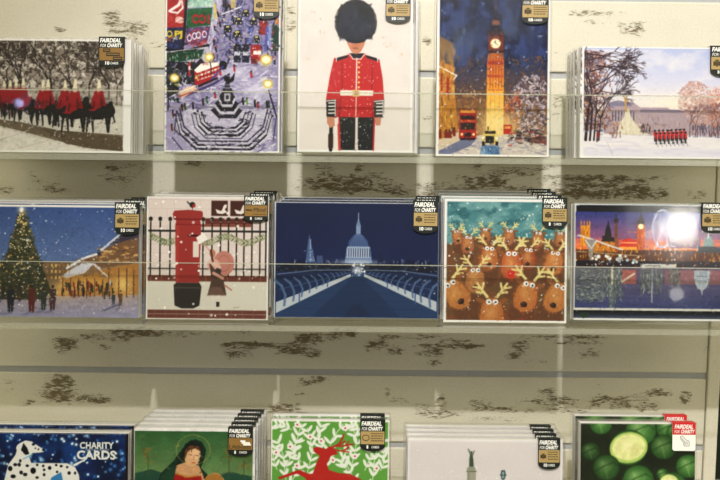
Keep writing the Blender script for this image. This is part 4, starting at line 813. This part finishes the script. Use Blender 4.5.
def art_sprouts():
    A = Art(580, 424, 694.5, 545, (34, 44, 24), 59)
    A.vary(.3, 16)
    def sprout(x, y, r, cut=False, rot=0.0, tone=1.0):
        T = lambda c: tuple(v*tone for v in c)
        A.ell(x, y, r*1.05, r, T((36, 66, 26)), rot)
        for k in range(14):
            f = 1-k/14; A.ell(x-r*.12*(1-f), y-r*.12*(1-f), r*f, r*.95*f, T((50+64*(1-f), 102+70*(1-f), 40+46*(1-f))), rot)
        A.line([(x+r*.1, y+r*.8), (x-r*.1, y+r*.1), (x-r*.35, y-r*.5)], .9, T((160, 190, 120)), .55); A.line([(x, y+r*.4), (x+r*.5, y-r*.2)], .7, T((150, 184, 110)), .45)
        A.glow(x-r*.3, y-r*.3, r*.4, r*.35, T((150, 184, 120)), .5)
        A.line([(x-r*.9, y+r*.3), (x-r*.2, y-r*.1), (x+r*.5, y-r*.4), (x+r*.95, y-r*.1)], 1.4, T((40, 74, 32)), .6)
        if cut:
            A.ell(x, y, r*1.06, r*.86, (176, 206, 100), rot); A.ell(x, y-.5, r*.93, r*.72, (222, 226, 150), rot); A.glow(x, y-1, r*.4, r*.35, (240, 236, 180), .9)
            A.glow(x+r*.3, y+r*.1, r*.3, r*.3, (206, 206, 120), .6)
    for a in ((600, 424, 11), (640, 431, 15), (668, 428, 12), (590, 452, 9, False, 0, .7), (676, 432, 10)): sprout(*a)
    sprout(628, 448, 18, True, -.2)
    sprout(606, 468, 13, tone=.8); sprout(663, 447, 12.5, tone=.85); sprout(688, 466, 12); sprout(638, 480, 15); sprout(672, 486, 14); sprout(662, 474, 5.5); sprout(600, 500, 17); sprout(628, 515, 16); sprout(660, 520, 17); sprout(688, 500, 13); sprout(594, 532, 12, tone=.8); sprout(684, 536, 14)
    sprout(669, 482, 9, True, .1)
    A.vary(.08, 3, 3, 8)
    return A.finish(con=1.0, sat=.85, gain=1.08, blur=3)
KEY = 112; AMB = 1.58; EXPO = 0.0
# ------------------------------------------------------------------ the setting: a slatted board wall with worn cream paint
def mapped(z0, z1): return z0
zg = [at(150, y, 0).z for y in (71.3, 370.6)]
PIT = (zg[0]-zg[1])/4
GZ = [zg[0]+PIT*(2-i) for i in range(11)]          # groove heights, top to bottom
XL, XR = -0.64, at(706.5, 370, 0).x
HG = 0.0037
MARKS = [(112,19,10,8,.8),(128,29,20,9,.8),(60,29,7,3,.7),(136,43,12,3,.6),(155,45,9,3,.6),(290,20,6,14,.6),(427,40,6,6,.7),(427,118,6,3,.7),(560,98,9,7,.55),(560,108,9,9,.5),
 (595,13,30,4,.6),(593,22,14,3,.6),(632,28,15,7,.75),(550,20,3,4,.6),(558,54,6,3,.5),
 (45,181,20,10,.45),(123,167,24,4,.9),(120,180,24,9,.5),(55,191,16,2,.8),(5,190,8,4,.7),(192,164,12,4,.8),(330,160,12,3,.7),
 (325,172,14,8,.8),(350,184,46,12,.95),(385,190,40,7,.8),(305,187,14,6,.6),(360,168,6,5,.8),(430,190,22,8,.7),(478,166,8,6,.8),(482,182,28,8,1.0),(515,172,28,5,.7),(495,190,40,5,.7),(450,188,14,6,.7),
 (545,168,16,4,.6),(600,178,62,3,1.0),(600,190,56,10,.95),(630,192,36,9,.9),(655,164,10,3,.7),(660,192,10,6,.9),(697,194,12,5,.7),(520,190,14,6,.9),
 (66,343,14,6,.9),(92,337,16,5,.9),(105,347,8,4,.7),(140,332,30,6,1.0),(120,338,12,4,.7),(60,349,8,5,.7),(175,333,20,4,.7),
 (205,333,18,3,.6),(250,345,30,4,1.1),(240,352,18,9,.8),(232,332,22,4,.6),(292,350,16,6,.95),(312,354,10,4,.9),(310,338,16,6,.95),(332,337,10,5,.8),(345,333,16,5,1.0),(300,345,20,4,.7),
 (395,350,10,6,.9),(377,346,12,6,.95),(385,337,14,4,.7),(415,337,40,3,.8),(448,346,38,2.5,1.1),(430,352,14,5,.8),(435,363,8,4,.7),(450,340,30,3,.6),(520,345,12,5,.7),(516,352,10,8,.8),(545,337,30,3,.8),(585,337,26,3,1.1),(565,342,12,3,.9),(590,343,14,3,.8),(590,354,14,5,.7),(540,360,14,4,.6),
 (60,382,15,9,.95),(58,396,20,8,1.0),(92,399,20,5,.9),(30,402,10,3,.7),(8,385,9,6,.6),(286,409,20,6,1.0),(310,382,16,4,.75),(302,394,10,3,.7),(318,378,12,2,.7),(397,399,12,4,.85),(388,392,4,6,.7),(442,402,7,9,.8),(440,414,26,4,.8),(480,404,14,6,.6),(425,410,12,6,.7),(490,410,30,4,.7),(550,401,30,6,.8),(555,410,44,4,.7),(545,392,10,5,.6),(610,402,26,7,.85),(648,406,14,6,.9),(660,393,14,5,.8),(686,397,6,8,1.0),(640,398,14,4,.7),(600,385,12,3,.5),(705,350,5,3,.5),(500,419,30,4,.5)]
_mk = []
for px, py, rx, ry, st in MARKS:
    p = at(px, py, 0); _mk.append((p.x, p.z, rx*1.15e-3, ry*1.15e-3, st))
def wear_at(X, Z):
    w = np.zeros(X.shape, np.float32)
    for x, z, rx, rz, st in _mk:
        w = np.maximum(w, st*np.exp(-(((X-x)/rx)**4+((Z-z)/rz)**4)*.8))
    return w

def wall_paint():
    m = bpy.data.materials.new('worn_cream_paint'); t = nt(m); N = t.nodes.new; L = t.links.new
    out = N('ShaderNodeOutputMaterial'); b = N('ShaderNodeBsdfPrincipled'); L(b.outputs[0], out.inputs['Surface'])
    b.inputs['Roughness'].default_value = .55; b.inputs['Specular IOR Level'].default_value = .25
    geo = N('ShaderNodeNewGeometry')
    def noise(sx, sy, sz, scale, det, rough=.6, dist=0):
        mp = N('ShaderNodeMapping'); mp.inputs['Scale'].default_value = (sx, sy, sz); L(geo.outputs['Position'], mp.inputs[0])
        n = N('ShaderNodeTexNoise'); n.inputs['Scale'].default_value = scale; n.inputs['Detail'].default_value = det; n.inputs['Roughness'].default_value = rough; n.inputs['Distortion'].default_value = dist
        L(mp.outputs[0], n.inputs['Vector']); return n.outputs['Fac']
    def math_(op, a, b_=None, c=None, clamp=False):
        n = N('ShaderNodeMath'); n.operation = op; n.use_clamp = clamp
        for i, v in enumerate((a, b_, c)):
            if v is None: continue
            if isinstance(v, (int, float)): n.inputs[i].default_value = v
            else: L(v, n.inputs[i])
        return n.outputs[0]
    at_ = N('ShaderNodeAttribute'); at_.attribute_name = 'wear'
    big = noise(1, 1, 2.8, 36, 5, .7, 1.2)
    fine = noise(1, 1, 3.0, 150, 5, .75, .6)
    hair = noise(1, 1, 9, 130, 3, .6)
    comb = math_('ADD', math_('ADD', math_('MULTIPLY', big, .42), math_('MULTIPLY', fine, .33)), math_('MULTIPLY', hair, .25))
    v = math_('SUBTRACT', math_('ADD', comb, math_('MULTIPLY', at_.outputs['Fac'], .165)), .595)
    mask = math_('MULTIPLY', v, 16.0, clamp=True)
    mask = math_('MULTIPLY', mask, math_('MULTIPLY', at_.outputs['Fac'], 3.0, clamp=True))
    spk = math_('MULTIPLY', math_('SUBTRACT', noise(1, 1, 1, 160, 2), .74), 30, clamp=True)
    mask2 = math_('MAXIMUM', mask, math_('MULTIPLY', spk, .5))
    c1 = N('ShaderNodeMix'); c1.data_type = 'RGBA'; L(noise(1, 1, 1.5, 14, 4), c1.inputs[0]); c1.inputs[6].default_value = (*lin((206, 201, 182)), 1); c1.inputs[7].default_value = (*lin((222, 217, 202)), 1)
    c1b = N('ShaderNodeMix'); c1b.data_type = 'RGBA'; c1b.blend_type = 'MULTIPLY'; c1b.inputs[0].default_value = .35; L(c1.outputs[2], c1b.inputs[6])
    rp = N('ShaderNodeValToRGB'); rp.color_ramp.elements[0].position = .3; rp.color_ramp.elements[1].position = .7; rp.color_ramp.elements[0].color = (.72, .72, .72, 1); L(noise(1, 1, 1, 420, 2), rp.inputs[0]); L(rp.outputs[0], c1b.inputs[7])
    c2 = N('ShaderNodeMix'); c2.data_type = 'RGBA'; L(noise(1, 1, 5, 120, 4), c2.inputs[0]); c2.inputs[6].default_value = (*lin((84, 72, 54)), 1); c2.inputs[7].default_value = (*lin((142, 128, 100)), 1)
    c3 = N('ShaderNodeMix'); c3.data_type = 'RGBA'; L(mask2, c3.inputs[0]); L(c1b.outputs[2], c3.inputs[6]); L(c2.outputs[2], c3.inputs[7])
    L(c3.outputs[2], b.inputs['Base Color'])
    bp = N('ShaderNodeBump'); bp.inputs['Strength'].default_value = .5; bp.inputs['Distance'].default_value = .0008; bp.invert = True
    L(mask, bp.inputs['Height']); L(bp.outputs[0], b.inputs['Normal'])
    return m
M['wall'] = wall_paint()
M['groove'] = plain('grey_groove_insert', (172, 174, 176), .35, .5, metal=0.0, mottle=.08)
M['dark'] = plain('dark_green_wall', (24, 32, 24), .7, .2)

def build_wall():
    V = []; Fc = []; wear = []
    xs = np.arange(XL, XR, .0035); xs = np.append(xs, XR); nx = len(xs)
    for i in range(len(GZ)-1):
        zt, zb = GZ[i]-HG, GZ[i+1]+HG
        zs = [(zt, .0030), (zt, .0014), (zt-.0003, .0005), (zt-.0014, 0)] + [(z, 0) for z in np.linspace(zt-.004, zb+.004, 20)] + [(zb+.0014, 0), (zb+.0003, .0005), (zb, .0014), (zb, .0030)]
        base = len(V)
        X, Z = np.meshgrid(xs, [q[0] for q in zs]); W = wear_at(X, Z).ravel()
        V += [(float(x), y, float(z)) for z, y in zs for x in xs]; wear += list(W)
        for r in range(len(zs)-1):
            for c in range(nx-1):
                a = base+r*nx+c; Fc.append((a+nx, a+nx+1, a+1, a))
        e0 = [base+r*nx+nx-1 for r in range(len(zs))]; Fc.append(tuple(e0)); Fc.append(tuple(base+r*nx for r in reversed(range(len(zs)))))
    me = bpy.data.meshes.new('wall_back'); me.from_pydata(V, [], Fc)
    at_ = me.attributes.new('wear', 'FLOAT', 'POINT'); at_.data.foreach_set('value', np.array(wear, np.float32))
    me.materials.append(M['wall']); me.update()
    o = link(bpy.data.objects.new('wall_back', me)); o['kind'] = 'structure'
    g = MB(); g.box((XL, .0026, GZ[-1]), (XR+.002, .0125, GZ[0]), M['groove']); o = g.build('trim_1'); o['kind'] = 'structure'
    g = MB(); xb = XR+.0012; wb = at(719, 385, 0).x-xb
    g.box((xb, -.003, GZ[-1]), (xb+wb, .014, GZ[0]), M['wall']); o = g.build('trim_2'); o['kind'] = 'structure'
    bv = o.modifiers.new('bevel', 'BEVEL'); bv.width = .0012; bv.segments = 2
    g = MB(); g.box((XR-.3, .14, GZ[-1]-.1), (1.2, .16, GZ[0]+.1), M['dark']); o = g.build('wall_right'); o['kind'] = 'structure'
build_wall()

# ------------------------------------------------------------------ clear shelves
YF = -0.120; LEAN = -PITCH
rows = {1: 155.3, 2: 321.5, 3: 546.0}
liptop = {1: 92.0, 2: 265.2, 3: 488.0}
floor_z = {r: at(360, y, YF).z for r, y in rows.items()}
LY = YF-.017
shelf_label = {1: 'clear acrylic shelf holding the top row of cards, guardsman pack at its middle',
               2: 'clear acrylic shelf holding the middle row of cards, reindeer herd and postbox packs on it',
               3: ''}
shelf_label[3] = 'clear acrylic shelf under the lowest row of cards, dalmatian and sprout packs on it'
for r in rows:
    z = floor_z[r]-.0015; x0, x1 = -.60, .52
    root = link(bpy.data.objects.new('acrylic_shelf', None)); root.location = (0, 0, z)
    root.empty_display_size = .02
    tag(root, shelf_label[r], 'shelf', 'clear acrylic shelves on the slatted wall')
    g = MB(); E = M['acrylic_edge']; A_ = M['acrylic']
    g.box((x0, LY, -.0058), (x1, -.0015, -.0002), {'t': A_, 'b': A_, 'f': E, 'k': E, 'l': E, 'r': E}); g.build('shelf_base', root)
    hl = (at(360, liptop[r], LY).z-z)/math.cos(PITCH)
    g = MB(); g.box((x0, -.0026, 0), (x1, 0, hl-.0009), {'f': A_, 'k': A_, 'l': E, 'r': E}, skip=('b', 't')); g.box((x0, -.0026, hl-.0009), (x1, 0, hl), E, skip=('b',))  # hazed top band paints the bright line of a refracting edge
    o = g.build('front_lip', root); o.location = (0, LY+.0026, 0); o.rotation_euler = (LEAN, 0, 0)
    g = MB(); g.box((x0, -.0030, 0), (x1, -.0010, .030), {'f': A_, 'k': A_, 't': E, 'l': E, 'r': E}, skip=('b',)); g.build('back_plate', root)

# ------------------------------------------------------------------ packs of cards
def tag_mesh(k, w, h, style, name='charity_tag', depth=.016):
    """header tag, w x h in picture units of k metres; origin at its top centre, hanging down"""
    g = MB(); W = w*k; Hh = h*k
    if style == 'red':
        r = W*.10; pts = []
        for cx, cz, a0 in ((-W/2+r, -Hh+r, 180), (W/2-r, -Hh+r, 270)):
            for q in range(7): a = math.radians(a0+q*15); pts.append((cx+r*math.cos(a), cz+r*math.sin(a)))
        pts += [(W/2, 0), (-W/2, 0)]
        g.flat(pts, -.0008, M['tag_white'], .0005)
        g.flat([(-W/2, -Hh*.42), (W/2, -Hh*.42), (W/2, 0), (-W/2, 0)], -.00095, M['tag_red'])
        y = -.0011
        g.tris([[(a*k, b*k) for a, b in t] for t in put_text('FAIRDEAL', -w*.42, -h*.20, w*.80, 3.9, .18, .035)], y, M['tag_white'])
        g.tris([[(a*k, b*k) for a, b in t] for t in put_text('CHARITY', -w*.15, -h*.37, w*.58, 3.7, .18, .035)], y, M['tag_white'])
        g.tris([[(a*k, b*k) for a, b in t] for t in put_text('FOR', -w*.43, -h*.37, w*.22, 3.2, .18, .0)], y, M['tag_white'])
        def ln(x, z, x2, z2, tw=.5):
            dx, dz = x2-x, z2-z; L_ = math.hypot(dx, dz); nx_, nz = -dz/L_*tw/2, dx/L_*tw/2
            g.flat([(p*k, q*k) for p, q in ((x+nx_, z+nz), (x-nx_, z-nz), (x2-nx_, z2-nz), (x2+nx_, z2+nz))], y, M['tag_grey'])
        for q in ((-4, -14, 0, -18), (-4, -14, -2, -13), (-2, -13, 2, -17), (-4, -15.5, -1, -19), (-1, -19, 0, -23), (0, -23, 5, -23), (5, -23, 5, -18), (2, -17, 5, -18), (1, -19, 4, -19.5), (1, -21, 4, -21), (0, -18, 1, -22)): ln(*q)
        g.box((-W/2, -.0008, -.0003), (W/2, depth, .0002), M['tag_red'])
        return g.build(name)
    kraft = M['tag_brown'] if style in ('guards', 'lifeboats', 'mind') else M['tag_kraft']
    pts = []
    rb = h*.20
    for q in range(13):
        a = math.pi+math.pi*q/12; pts.append((W/2*math.cos(a), (-h+rb)*k+rb*k*math.sin(a)*.95))
    pts += [(W/2, 0), (-W/2, 0)]
    g.flat(pts, -.0008, M['tag_dark'], .0005)
    g.flat([(-W*.47, -h*.76*k), (W*.47, -h*.76*k), (W*.47, -h*.36*k), (-W*.47, -h*.36*k)], -.00095, kraft)
    y = -.0011; T = lambda s_, x, z, ww, hh, sl=0, bd=.03, mt=M['tag_white']: g.tris([[(a*k, b*k) for a, b in t] for t in put_text(s_, x, z, ww, hh, sl, bd)], y, mt)
    T('FAIRDEAL', -w*.45, -h*.175, w*.80, h*.125, .16, .04); T('CHARITY', -w*.18, -h*.33, w*.57, h*.115, .16, .04); T('FOR', -w*.44, -h*.33, w*.22, h*.10, .16, .0)
    T('8' if style in ('eight', 'mind', 'lifeboats', 'leaf') else '10', -w*.24, -h*.895, w*(.07 if style in ('eight', 'mind', 'lifeboats', 'leaf') else .16), h*.10, 0, .04); T('CARDS', -w*.04, -h*.885, w*.30, h*.075, 0, .01)
    if style == 'guards':
        for x, z, ww, s_ in ((-.30, -.47, .22, 'THE'), (-.18, -.60, .46, 'SOLDIERS'), (.08, -.73, .30, 'FUND')):
            g.flat([((x-.03)*w*k, (z-.02)*h*k), ((x+ww+.03)*w*k, (z-.02)*h*k), ((x+ww+.03)*w*k, (z+.09)*h*k), ((x-.03)*w*k, (z+.09)*h*k)], -.001, M['tag_dark'])
            g.flat([(x*w*k, (z+.02)*h*k), ((x+ww)*w*k, (z+.02)*h*k), ((x+ww)*w*k, (z+.055)*h*k), (x*w*k, (z+.055)*h*k)], y, kraft)
    elif style == 'lifeboats':
        T('Lifeboats', -w*.44, -h*.72, w*.86, h*.13, 0, .0, M['tag_dark'])
        for q in ((.0, -.46, .2), (.05, -.52, .34), (.12, -.58, .3)): g.flat([(q[0]*w*k, (q[1]-.03)*h*k), ((q[0]+q[2])*w*k, (q[1]-.03)*h*k), ((q[0]+q[2])*w*k, (q[1]+.025)*h*k), (q[0]*w*k, (q[1]+.025)*h*k)], y, M['tag_white'])
    elif style == 'mind':
        T('Mind', -w*.10, -h*.60, w*.48, h*.15, .1, .0, M['tag_dark'])
        for q in range(9):
            a = q*2.4; x = -w*.30+w*.09*math.cos(a); z = -h*.53+h*.09*math.sin(a*1.3)
            g.flat([((x-1.2)*k, (z-.35)*k), ((x+1.2)*k, (z-.5)*k), ((x+1.2)*k, (z)*k), ((x-1.2)*k, (z+.2)*k)], y-.00002*q, M['tag_dark'])
        T('for better mental health', -w*.12, -h*.71, w*.54, h*.045, 0, .0, M['tag_dark'])
    else:
        cx, cz, rr = -w*.27, -h*.56, w*.13
        if style == 'leaf':
            n = 20
            for q in range(n):
                a, b = 6.283*q/n, 6.283*(q+1)/n
                g.flat([((cx+rr*1.15*math.cos(a))*k, (cz+rr*math.sin(a))*k), ((cx+rr*1.15*math.cos(b))*k, (cz+rr*math.sin(b))*k), ((cx+rr*.9*math.cos(b))*k, (cz+rr*.75*math.sin(b))*k), ((cx+rr*.9*math.cos(a))*k, (cz+rr*.75*math.sin(a))*k)][::-1], y, M['tag_ink'])
        else:
            for a, b, c, d in ((-1, .5, -.2, -.7), (1, .5, .2, -.7), (-.18, 1, .18, -1), (-1, -.2, 1, -.45), (-.6, .9, .6, .65)):
                xa, xb = sorted((a, c)); za, zb = sorted((b, d))
                g.flat([((cx+xa*rr)*k, (cz+za*rr)*k), ((cx+xb*rr)*k, (cz+za*rr)*k), ((cx+xb*rr)*k, (cz+zb*rr)*k), ((cx+xa*rr)*k, (cz+zb*rr)*k)], y-.00001*a, M['tag_ink'])
        rg = random.Random(len(style))
        for q in range(4):
            x = -.06*w; z = -(.44+.075*q)*h
            while x < .38*w:
                ww = rg.uniform(1.2, 3.0); ww = min(ww, .42*w-x)
                g.flat([(x*k, z*k), ((x+ww)*k, z*k), ((x+ww)*k, (z+.9)*k), (x*k, (z+.9)*k)], y, M['tag_ink']); x += ww+.6
    g.box((-W/2, -.0008, -.0003), (W/2, depth, .0002), M['tag_dark'])
    return g.build(name)

def pack(name, row, art, label, group, tg=None, wrap=(2.2, 2.2, 2.5), thick=.0165, behind=(), behind_labels=()):
    """art's canvas is the card front; wrap = how far the film reaches left, right and above it"""
    pcx = (art.x0+art.x1)/2; pf = rows[row]+(pcx-360)*math.sin(ROLL)
    d = axis(at(pcx, pf, YF)); k = d/F
    root = link(bpy.data.objects.new(name, None)); root.empty_display_size = .02
    root.location = (at(pcx, pf, YF).x, YF, floor_z[row]-.0015+thick*math.sin(PITCH)); root.rotation_euler = (LEAN, 0, 0)
    tag(root, label, 'card pack', group)
    w = (art.x1-art.x0)*k; bot = max(pf-art.y1, .4)*k; h = (art.y1-art.y0)*k; top = max(pf-art.y0, 0)*k; top = bot+h if top-bot < h*.94 else top
    h = top-bot; wf = max(pf-art.y0, 0)
    # pad of cards and envelopes: three stepped layers with softened corners
    g = MB(); lay = 6; y0 = .0013; dy = (thick-.0026)/lay
    rg = random.Random(int(art.x0)+row)
    for i in range(lay):
        e = 0 if i == 0 else rg.uniform(.0001, .0009)
        g.box((-w/2+e, y0+i*dy, bot), (w/2-e, y0+(i+1)*dy-.0002, top-e*.8), M['paper'] if i % 2 == 0 else M['paper_edge'])
    c = g.build('card_stack', root)
    me = art.mesh('front_picture', w, h, M['print']); o = link(bpy.data.objects.new('front_picture', me), root); o.location = (0, .0011, bot)
    o['label'] = 'printed picture on the front card'
    # cellophane
    l, r_, t_ = wrap; X0 = -w/2-l*k; X1 = w/2+r_*k; ZT = top+t_*k; Fm, Fe = M['film'], M['film_edge']
    g = MB(); nxs, nzs = 10, 10
    b0 = len(g.v)
    for j in range(nzs+1):
        for i in range(nxs+1):
            u, v = i/nxs, j/nzs
            edge = min(u, 1-u, v, 1-v); y = 0.0 if 0 < edge else .0012
            y += (0 if edge == 0 else rg.uniform(-.00002, .00002))
            g.v.append((X0+(X1-X0)*(0, .02, .12, .25, .4, .5, .6, .75, .88, .98, 1)[i], y, ZT*(0, .02, .12, .25, .4, .5, .6, .75, .88, .98, 1)[j]))
    for j in range(nzs):
        for i in range(nxs):
            a = b0+j*(nxs+1)+i; g.f.append((a, a+1, a+nxs+2, a+nxs+1)); g.m.append(g.mi(Fm))
    g.box((X0, .0012, .0001), (X1, thick-.0004, ZT), {'t': Fe, 'l': Fe, 'r': Fe, 'k': Fm, 'b': Fm}, skip=('f',))
    wr = g.build('clear_wrap', root, smooth=False); wr['label'] = 'clear cellophane wrap'
    if tg:
        x0, yt, x1, yb, st = tg
        o = tag_mesh(k, x1-x0, yb-yt, st, depth=thick*.45); COL.objects.unlink(o); link(o, root)
        zt = max(min((pf-yt)*k, ZT+.001), 0); o.location = (((x0+x1)/2-pcx)*k, -.0003, max(zt, ZT+.0004) if abs(zt-ZT) < .004 else zt)
        o.location.z = ZT+.0004
        o['label'] = 'red and white charity header tag' if st == 'red' else 'dark and kraft coloured charity header tag'
    parts = [c_ for c_ in bpy.data.objects if c_.parent == root]
    n = 0
    for (dx, tk, *sz), lb in zip(behind, behind_labels):
        n += 1
        q = root.copy(); COL.objects.link(q); q.location = (root.location.x+dx*k, YF+n*tk, root.location.z); q['label'] = lb
        if sz: q.scale.z = sz[0]
        for c_ in parts:
            c2 = c_.copy(); COL.objects.link(c2); c2.parent = q
    return root

ordn = ('second', 'third', 'fourth', 'fifth')
def bl(what, n, extra=''):
    if n == 1: return [f'wrapped pack of cards right behind the {what}{extra}']
    out = [f'{ordn[i]} wrapped pack from the front behind the {what}' for i in range(n-1)]
    return out+[f'rearmost wrapped pack behind the {what}, nearest the slatted wall']

GR = 'packs of %s cards'
pack('card_pack', 1, art_guards(), 'front pack with red-cloaked riders on dark horses under snowy trees', GR % 'horse guards', (98, 37, 124, 68, 'guards'),
     wrap=(1, 2, 1.5), thick=.0125, behind=((-.5, .018), (.5, .018), (-2, .018), (-4.5, .018)), behind_labels=bl('horse riders pack', 4))
pack('card_pack', 1, art_circus(), 'pack with a busy painted square, stepped fountain and red bus', GR % 'city square', (252, -12, 278, 20, 'ten'),
     wrap=(1, 2.5, 1.5), behind=((1.5, .0185),), behind_labels=bl('painted city square pack', 1))
pack('card_pack', 1, art_guardsman(), 'front pack with a red-coated guardsman in tall black bearskin hat', GR % 'guardsman', (384, -9, 409, 21, 'ten'),
     wrap=(1.5, 2.5, 1.5), behind=((5, .0185), (8, .0185)), behind_labels=bl('guardsman pack', 2))
pack('card_pack', 1, art_clocktower(), 'pack with a glowing orange clock tower under a dark blue snowy sky', GR % 'clock tower', (520, -4, 547, 26, 'ten'), wrap=(2, 2, 1.2))
pack('card_pack', 1, art_palace(), 'front pack with a pale snowy palace, bare trees and red marching soldiers', GR % 'snowy palace', (709, 48, 737, 79, 'ten'),
     wrap=(1.2, 2, 1), thick=.012, behind=((-1, .0165), (0, .0165), (1, .0165)), behind_labels=bl('snowy palace pack', 3))
pack('card_pack', 2, art_market(), 'front pack with a lit Christmas tree and night market under blue sky', GR % 'night market', (114, 203, 139, 236, 'ten'),
     wrap=(3, 5, 3), behind=((4, .0185, 1.02), (6, .0185, 1.03)), behind_labels=bl('night market tree pack', 2))
pack('card_pack', 2, art_postbox(), 'front pack with a red pillar postbox, black railings and a child', GR % 'postbox', (243, 196, 267, 223, 'mind'),
     wrap=(2, 2.5, 1.5), behind=((3, .0185, 1.015), (5, .0185, 1.03)), behind_labels=bl('red postbox pack', 2))
pack('card_pack', 2, art_cathedral(), 'front pack with a deep blue night view of a domed cathedral and footbridge', GR % 'domed cathedral', (412, 202, 437, 235, 'ten'),
     wrap=(2, 2.5, 2), behind=((3, .0185, 1.015), (5, .0185, 1.03)), behind_labels=bl('blue cathedral pack', 2))
pack('card_pack', 2, art_reindeer(), 'front pack with a crowd of staring brown reindeer, one red-nosed', GR % 'reindeer', (541, 198, 566, 229, 'eight'),
     wrap=(1.5, 1.5, 1.5), thick=.0140, behind=((-1.5, .0175, 1.02), (-3.5, .0175, 1.04), (-4.5, .0175, 1.06)), behind_labels=bl('reindeer crowd pack', 3))
pack('card_pack', 2, art_thames(), 'pack with a sunset river skyline, big wheel and water reflections', GR % 'river skyline', (700, 203, 726, 234, 'ten'), wrap=(3, 2, 1.5))
pack('card_pack', 3, art_dalmatian(), 'front pack with a spotted white dog on starry blue, lettered charity cards', GR % 'spotted dog',
     None, wrap=(1, 1, 1), behind=((-1.5, .026),), behind_labels=bl('spotted dog pack', 1))
pack('card_pack', 3, art_woman(), 'front pack with a green-hooded woman in a red dress on dark green', GR % 'hooded woman', (227, 430, 252, 459, 'lifeboats'),
     wrap=(1, 4, 1.5), thick=.0135, behind=((1, .0148), (1.5, .0148), (3, .0148), (4, .0148)), behind_labels=bl('hooded woman pack', 4))
pack('card_pack', 3, art_leafdeer(), 'front pack with a red leaping deer on bright green leaves', GR % 'red deer', (359, 420, 384, 452, 'leaf'),
     wrap=(1, 2, 1.2), thick=.0140, behind=((0, .0175),), behind_labels=bl('red deer pack', 1))
pack('card_pack', 3, art_snowmemorial(), 'front pack with a pale statue column in white snowy mist', GR % 'white statue', (537, 440, 559, 471, 'ten'),
     wrap=(2, 3, 2), thick=.013, behind=((-.5, .0142), (0, .0142), (.5, .0142)), behind_labels=bl('white statue pack', 3))
pack('card_pack', 3, art_sprouts(), 'front pack with green sprouts on a dark ground, red tag', GR % 'sprouts', (671, 424, 694, 452, 'red'),
     wrap=(2, 2, 1.5), behind=((1, .025),), behind_labels=bl('sprouts pack', 1))

# ------------------------------------------------------------------ light
def look(o, tgt):
    o.rotation_euler = (Vector(tgt)-o.location).to_track_quat('-Z', 'Y').to_euler()
def spot(name, loc, tgt, power, col, size, ang, blend):
    L_ = bpy.data.lights.new(name, 'SPOT'); L_.energy = power; L_.color = col; L_.shadow_soft_size = size; L_.spot_size = math.radians(ang); L_.spot_blend = blend
    o = link(bpy.data.objects.new(name, L_)); o.location = loc; look(o, tgt)
spot('display_spotlight', (-.02, -1.27, 1.17), (.25, 0, .0), KEY, (1.0, .965, .96), .018, 58, 1.0)

def lamp(px, py, dist, size, power, col):
    """a shop lamp behind the photographer whose mirror image falls on a pack"""
    P = at(px, py, YF); v = (P-CAM).normalized(); n = FWD; r_ = v-2*n*v.dot(n)
    L_ = bpy.data.lights.new('shop_lamp', 'AREA'); L_.shape = 'DISK'; L_.size = size; L_.energy = power; L_.color = col
    o = link(bpy.data.objects.new('shop_lamp', L_)); o.location = P+r_*dist; look(o, P)
lamp(354, 25, 2.6, .04, .07, (.45, .6, 1)); lamp(461, 40, 2.8, .09, .22, (.6, .75, 1)); lamp(515, 17, 2.8, .07, .18, (.6, .75, 1)); lamp(22, 104, 2.6, .03, .03, (.4, .55, 1))
lamp(681, 224, 2.4, .11, 3.6, (1, .96, .88)); lamp(674, 294, 2.4, .05, .03, (1, .96, .9)); lamp(306, 72, 2.6, .05, .12, (.8, .85, 1))

w = bpy.data.worlds.new('shop_interior'); scene.world = w; w.use_nodes = True; t = w.node_tree; t.nodes.clear()
o_ = t.nodes.new('ShaderNodeOutputWorld'); bg = t.nodes.new('ShaderNodeBackground'); tc = t.nodes.new('ShaderNodeTexCoord'); sp = t.nodes.new('ShaderNodeSeparateXYZ'); rp = t.nodes.new('ShaderNodeValToRGB')
t.links.new(tc.outputs['Generated'], sp.inputs[0]); mr = t.nodes.new('ShaderNodeMapRange'); mr.inputs[1].default_value = -1; mr.inputs[2].default_value = 1
t.links.new(sp.outputs['Z'], mr.inputs[0]); t.links.new(mr.outputs[0], rp.inputs[0])
els = rp.color_ramp.elements
els[0].position = 0; els[0].color = (.55, .49, .30, 1); els[1].position = 1; els[1].color = (1, .93, .66, 1)
for pos, c in ((.27, (.50, .44, .27)), (.33, (.05, .047, .04)), (.665, (.05, .047, .04)), (.74, (1, .93, .66))):
    e = els.new(pos); e.color = (*c, 1)
t.links.new(rp.outputs[0], bg.inputs[0]); bg.inputs[1].default_value = AMB; t.links.new(bg.outputs[0], o_.inputs['Surface'])

cd = bpy.data.cameras.new('camera'); cam = link(bpy.data.objects.new('camera', cd)); cd.sensor_width = 36; cd.lens = 36*F/720; cd.clip_start = .01
from mathutils import Matrix
cam.matrix_world = Matrix.Translation(CAM) @ Matrix((RT, UP, -FWD)).transposed().to_4x4()
scene.camera = cam
scene.view_settings.view_transform = 'Standard'; scene.view_settings.look = 'None'; scene.view_settings.gamma = 1; scene.view_settings.use_curve_mapping = False
scene.view_settings.exposure = EXPO
scene.cycles.max_bounces = 12; scene.cycles.transparent_max_bounces = 40
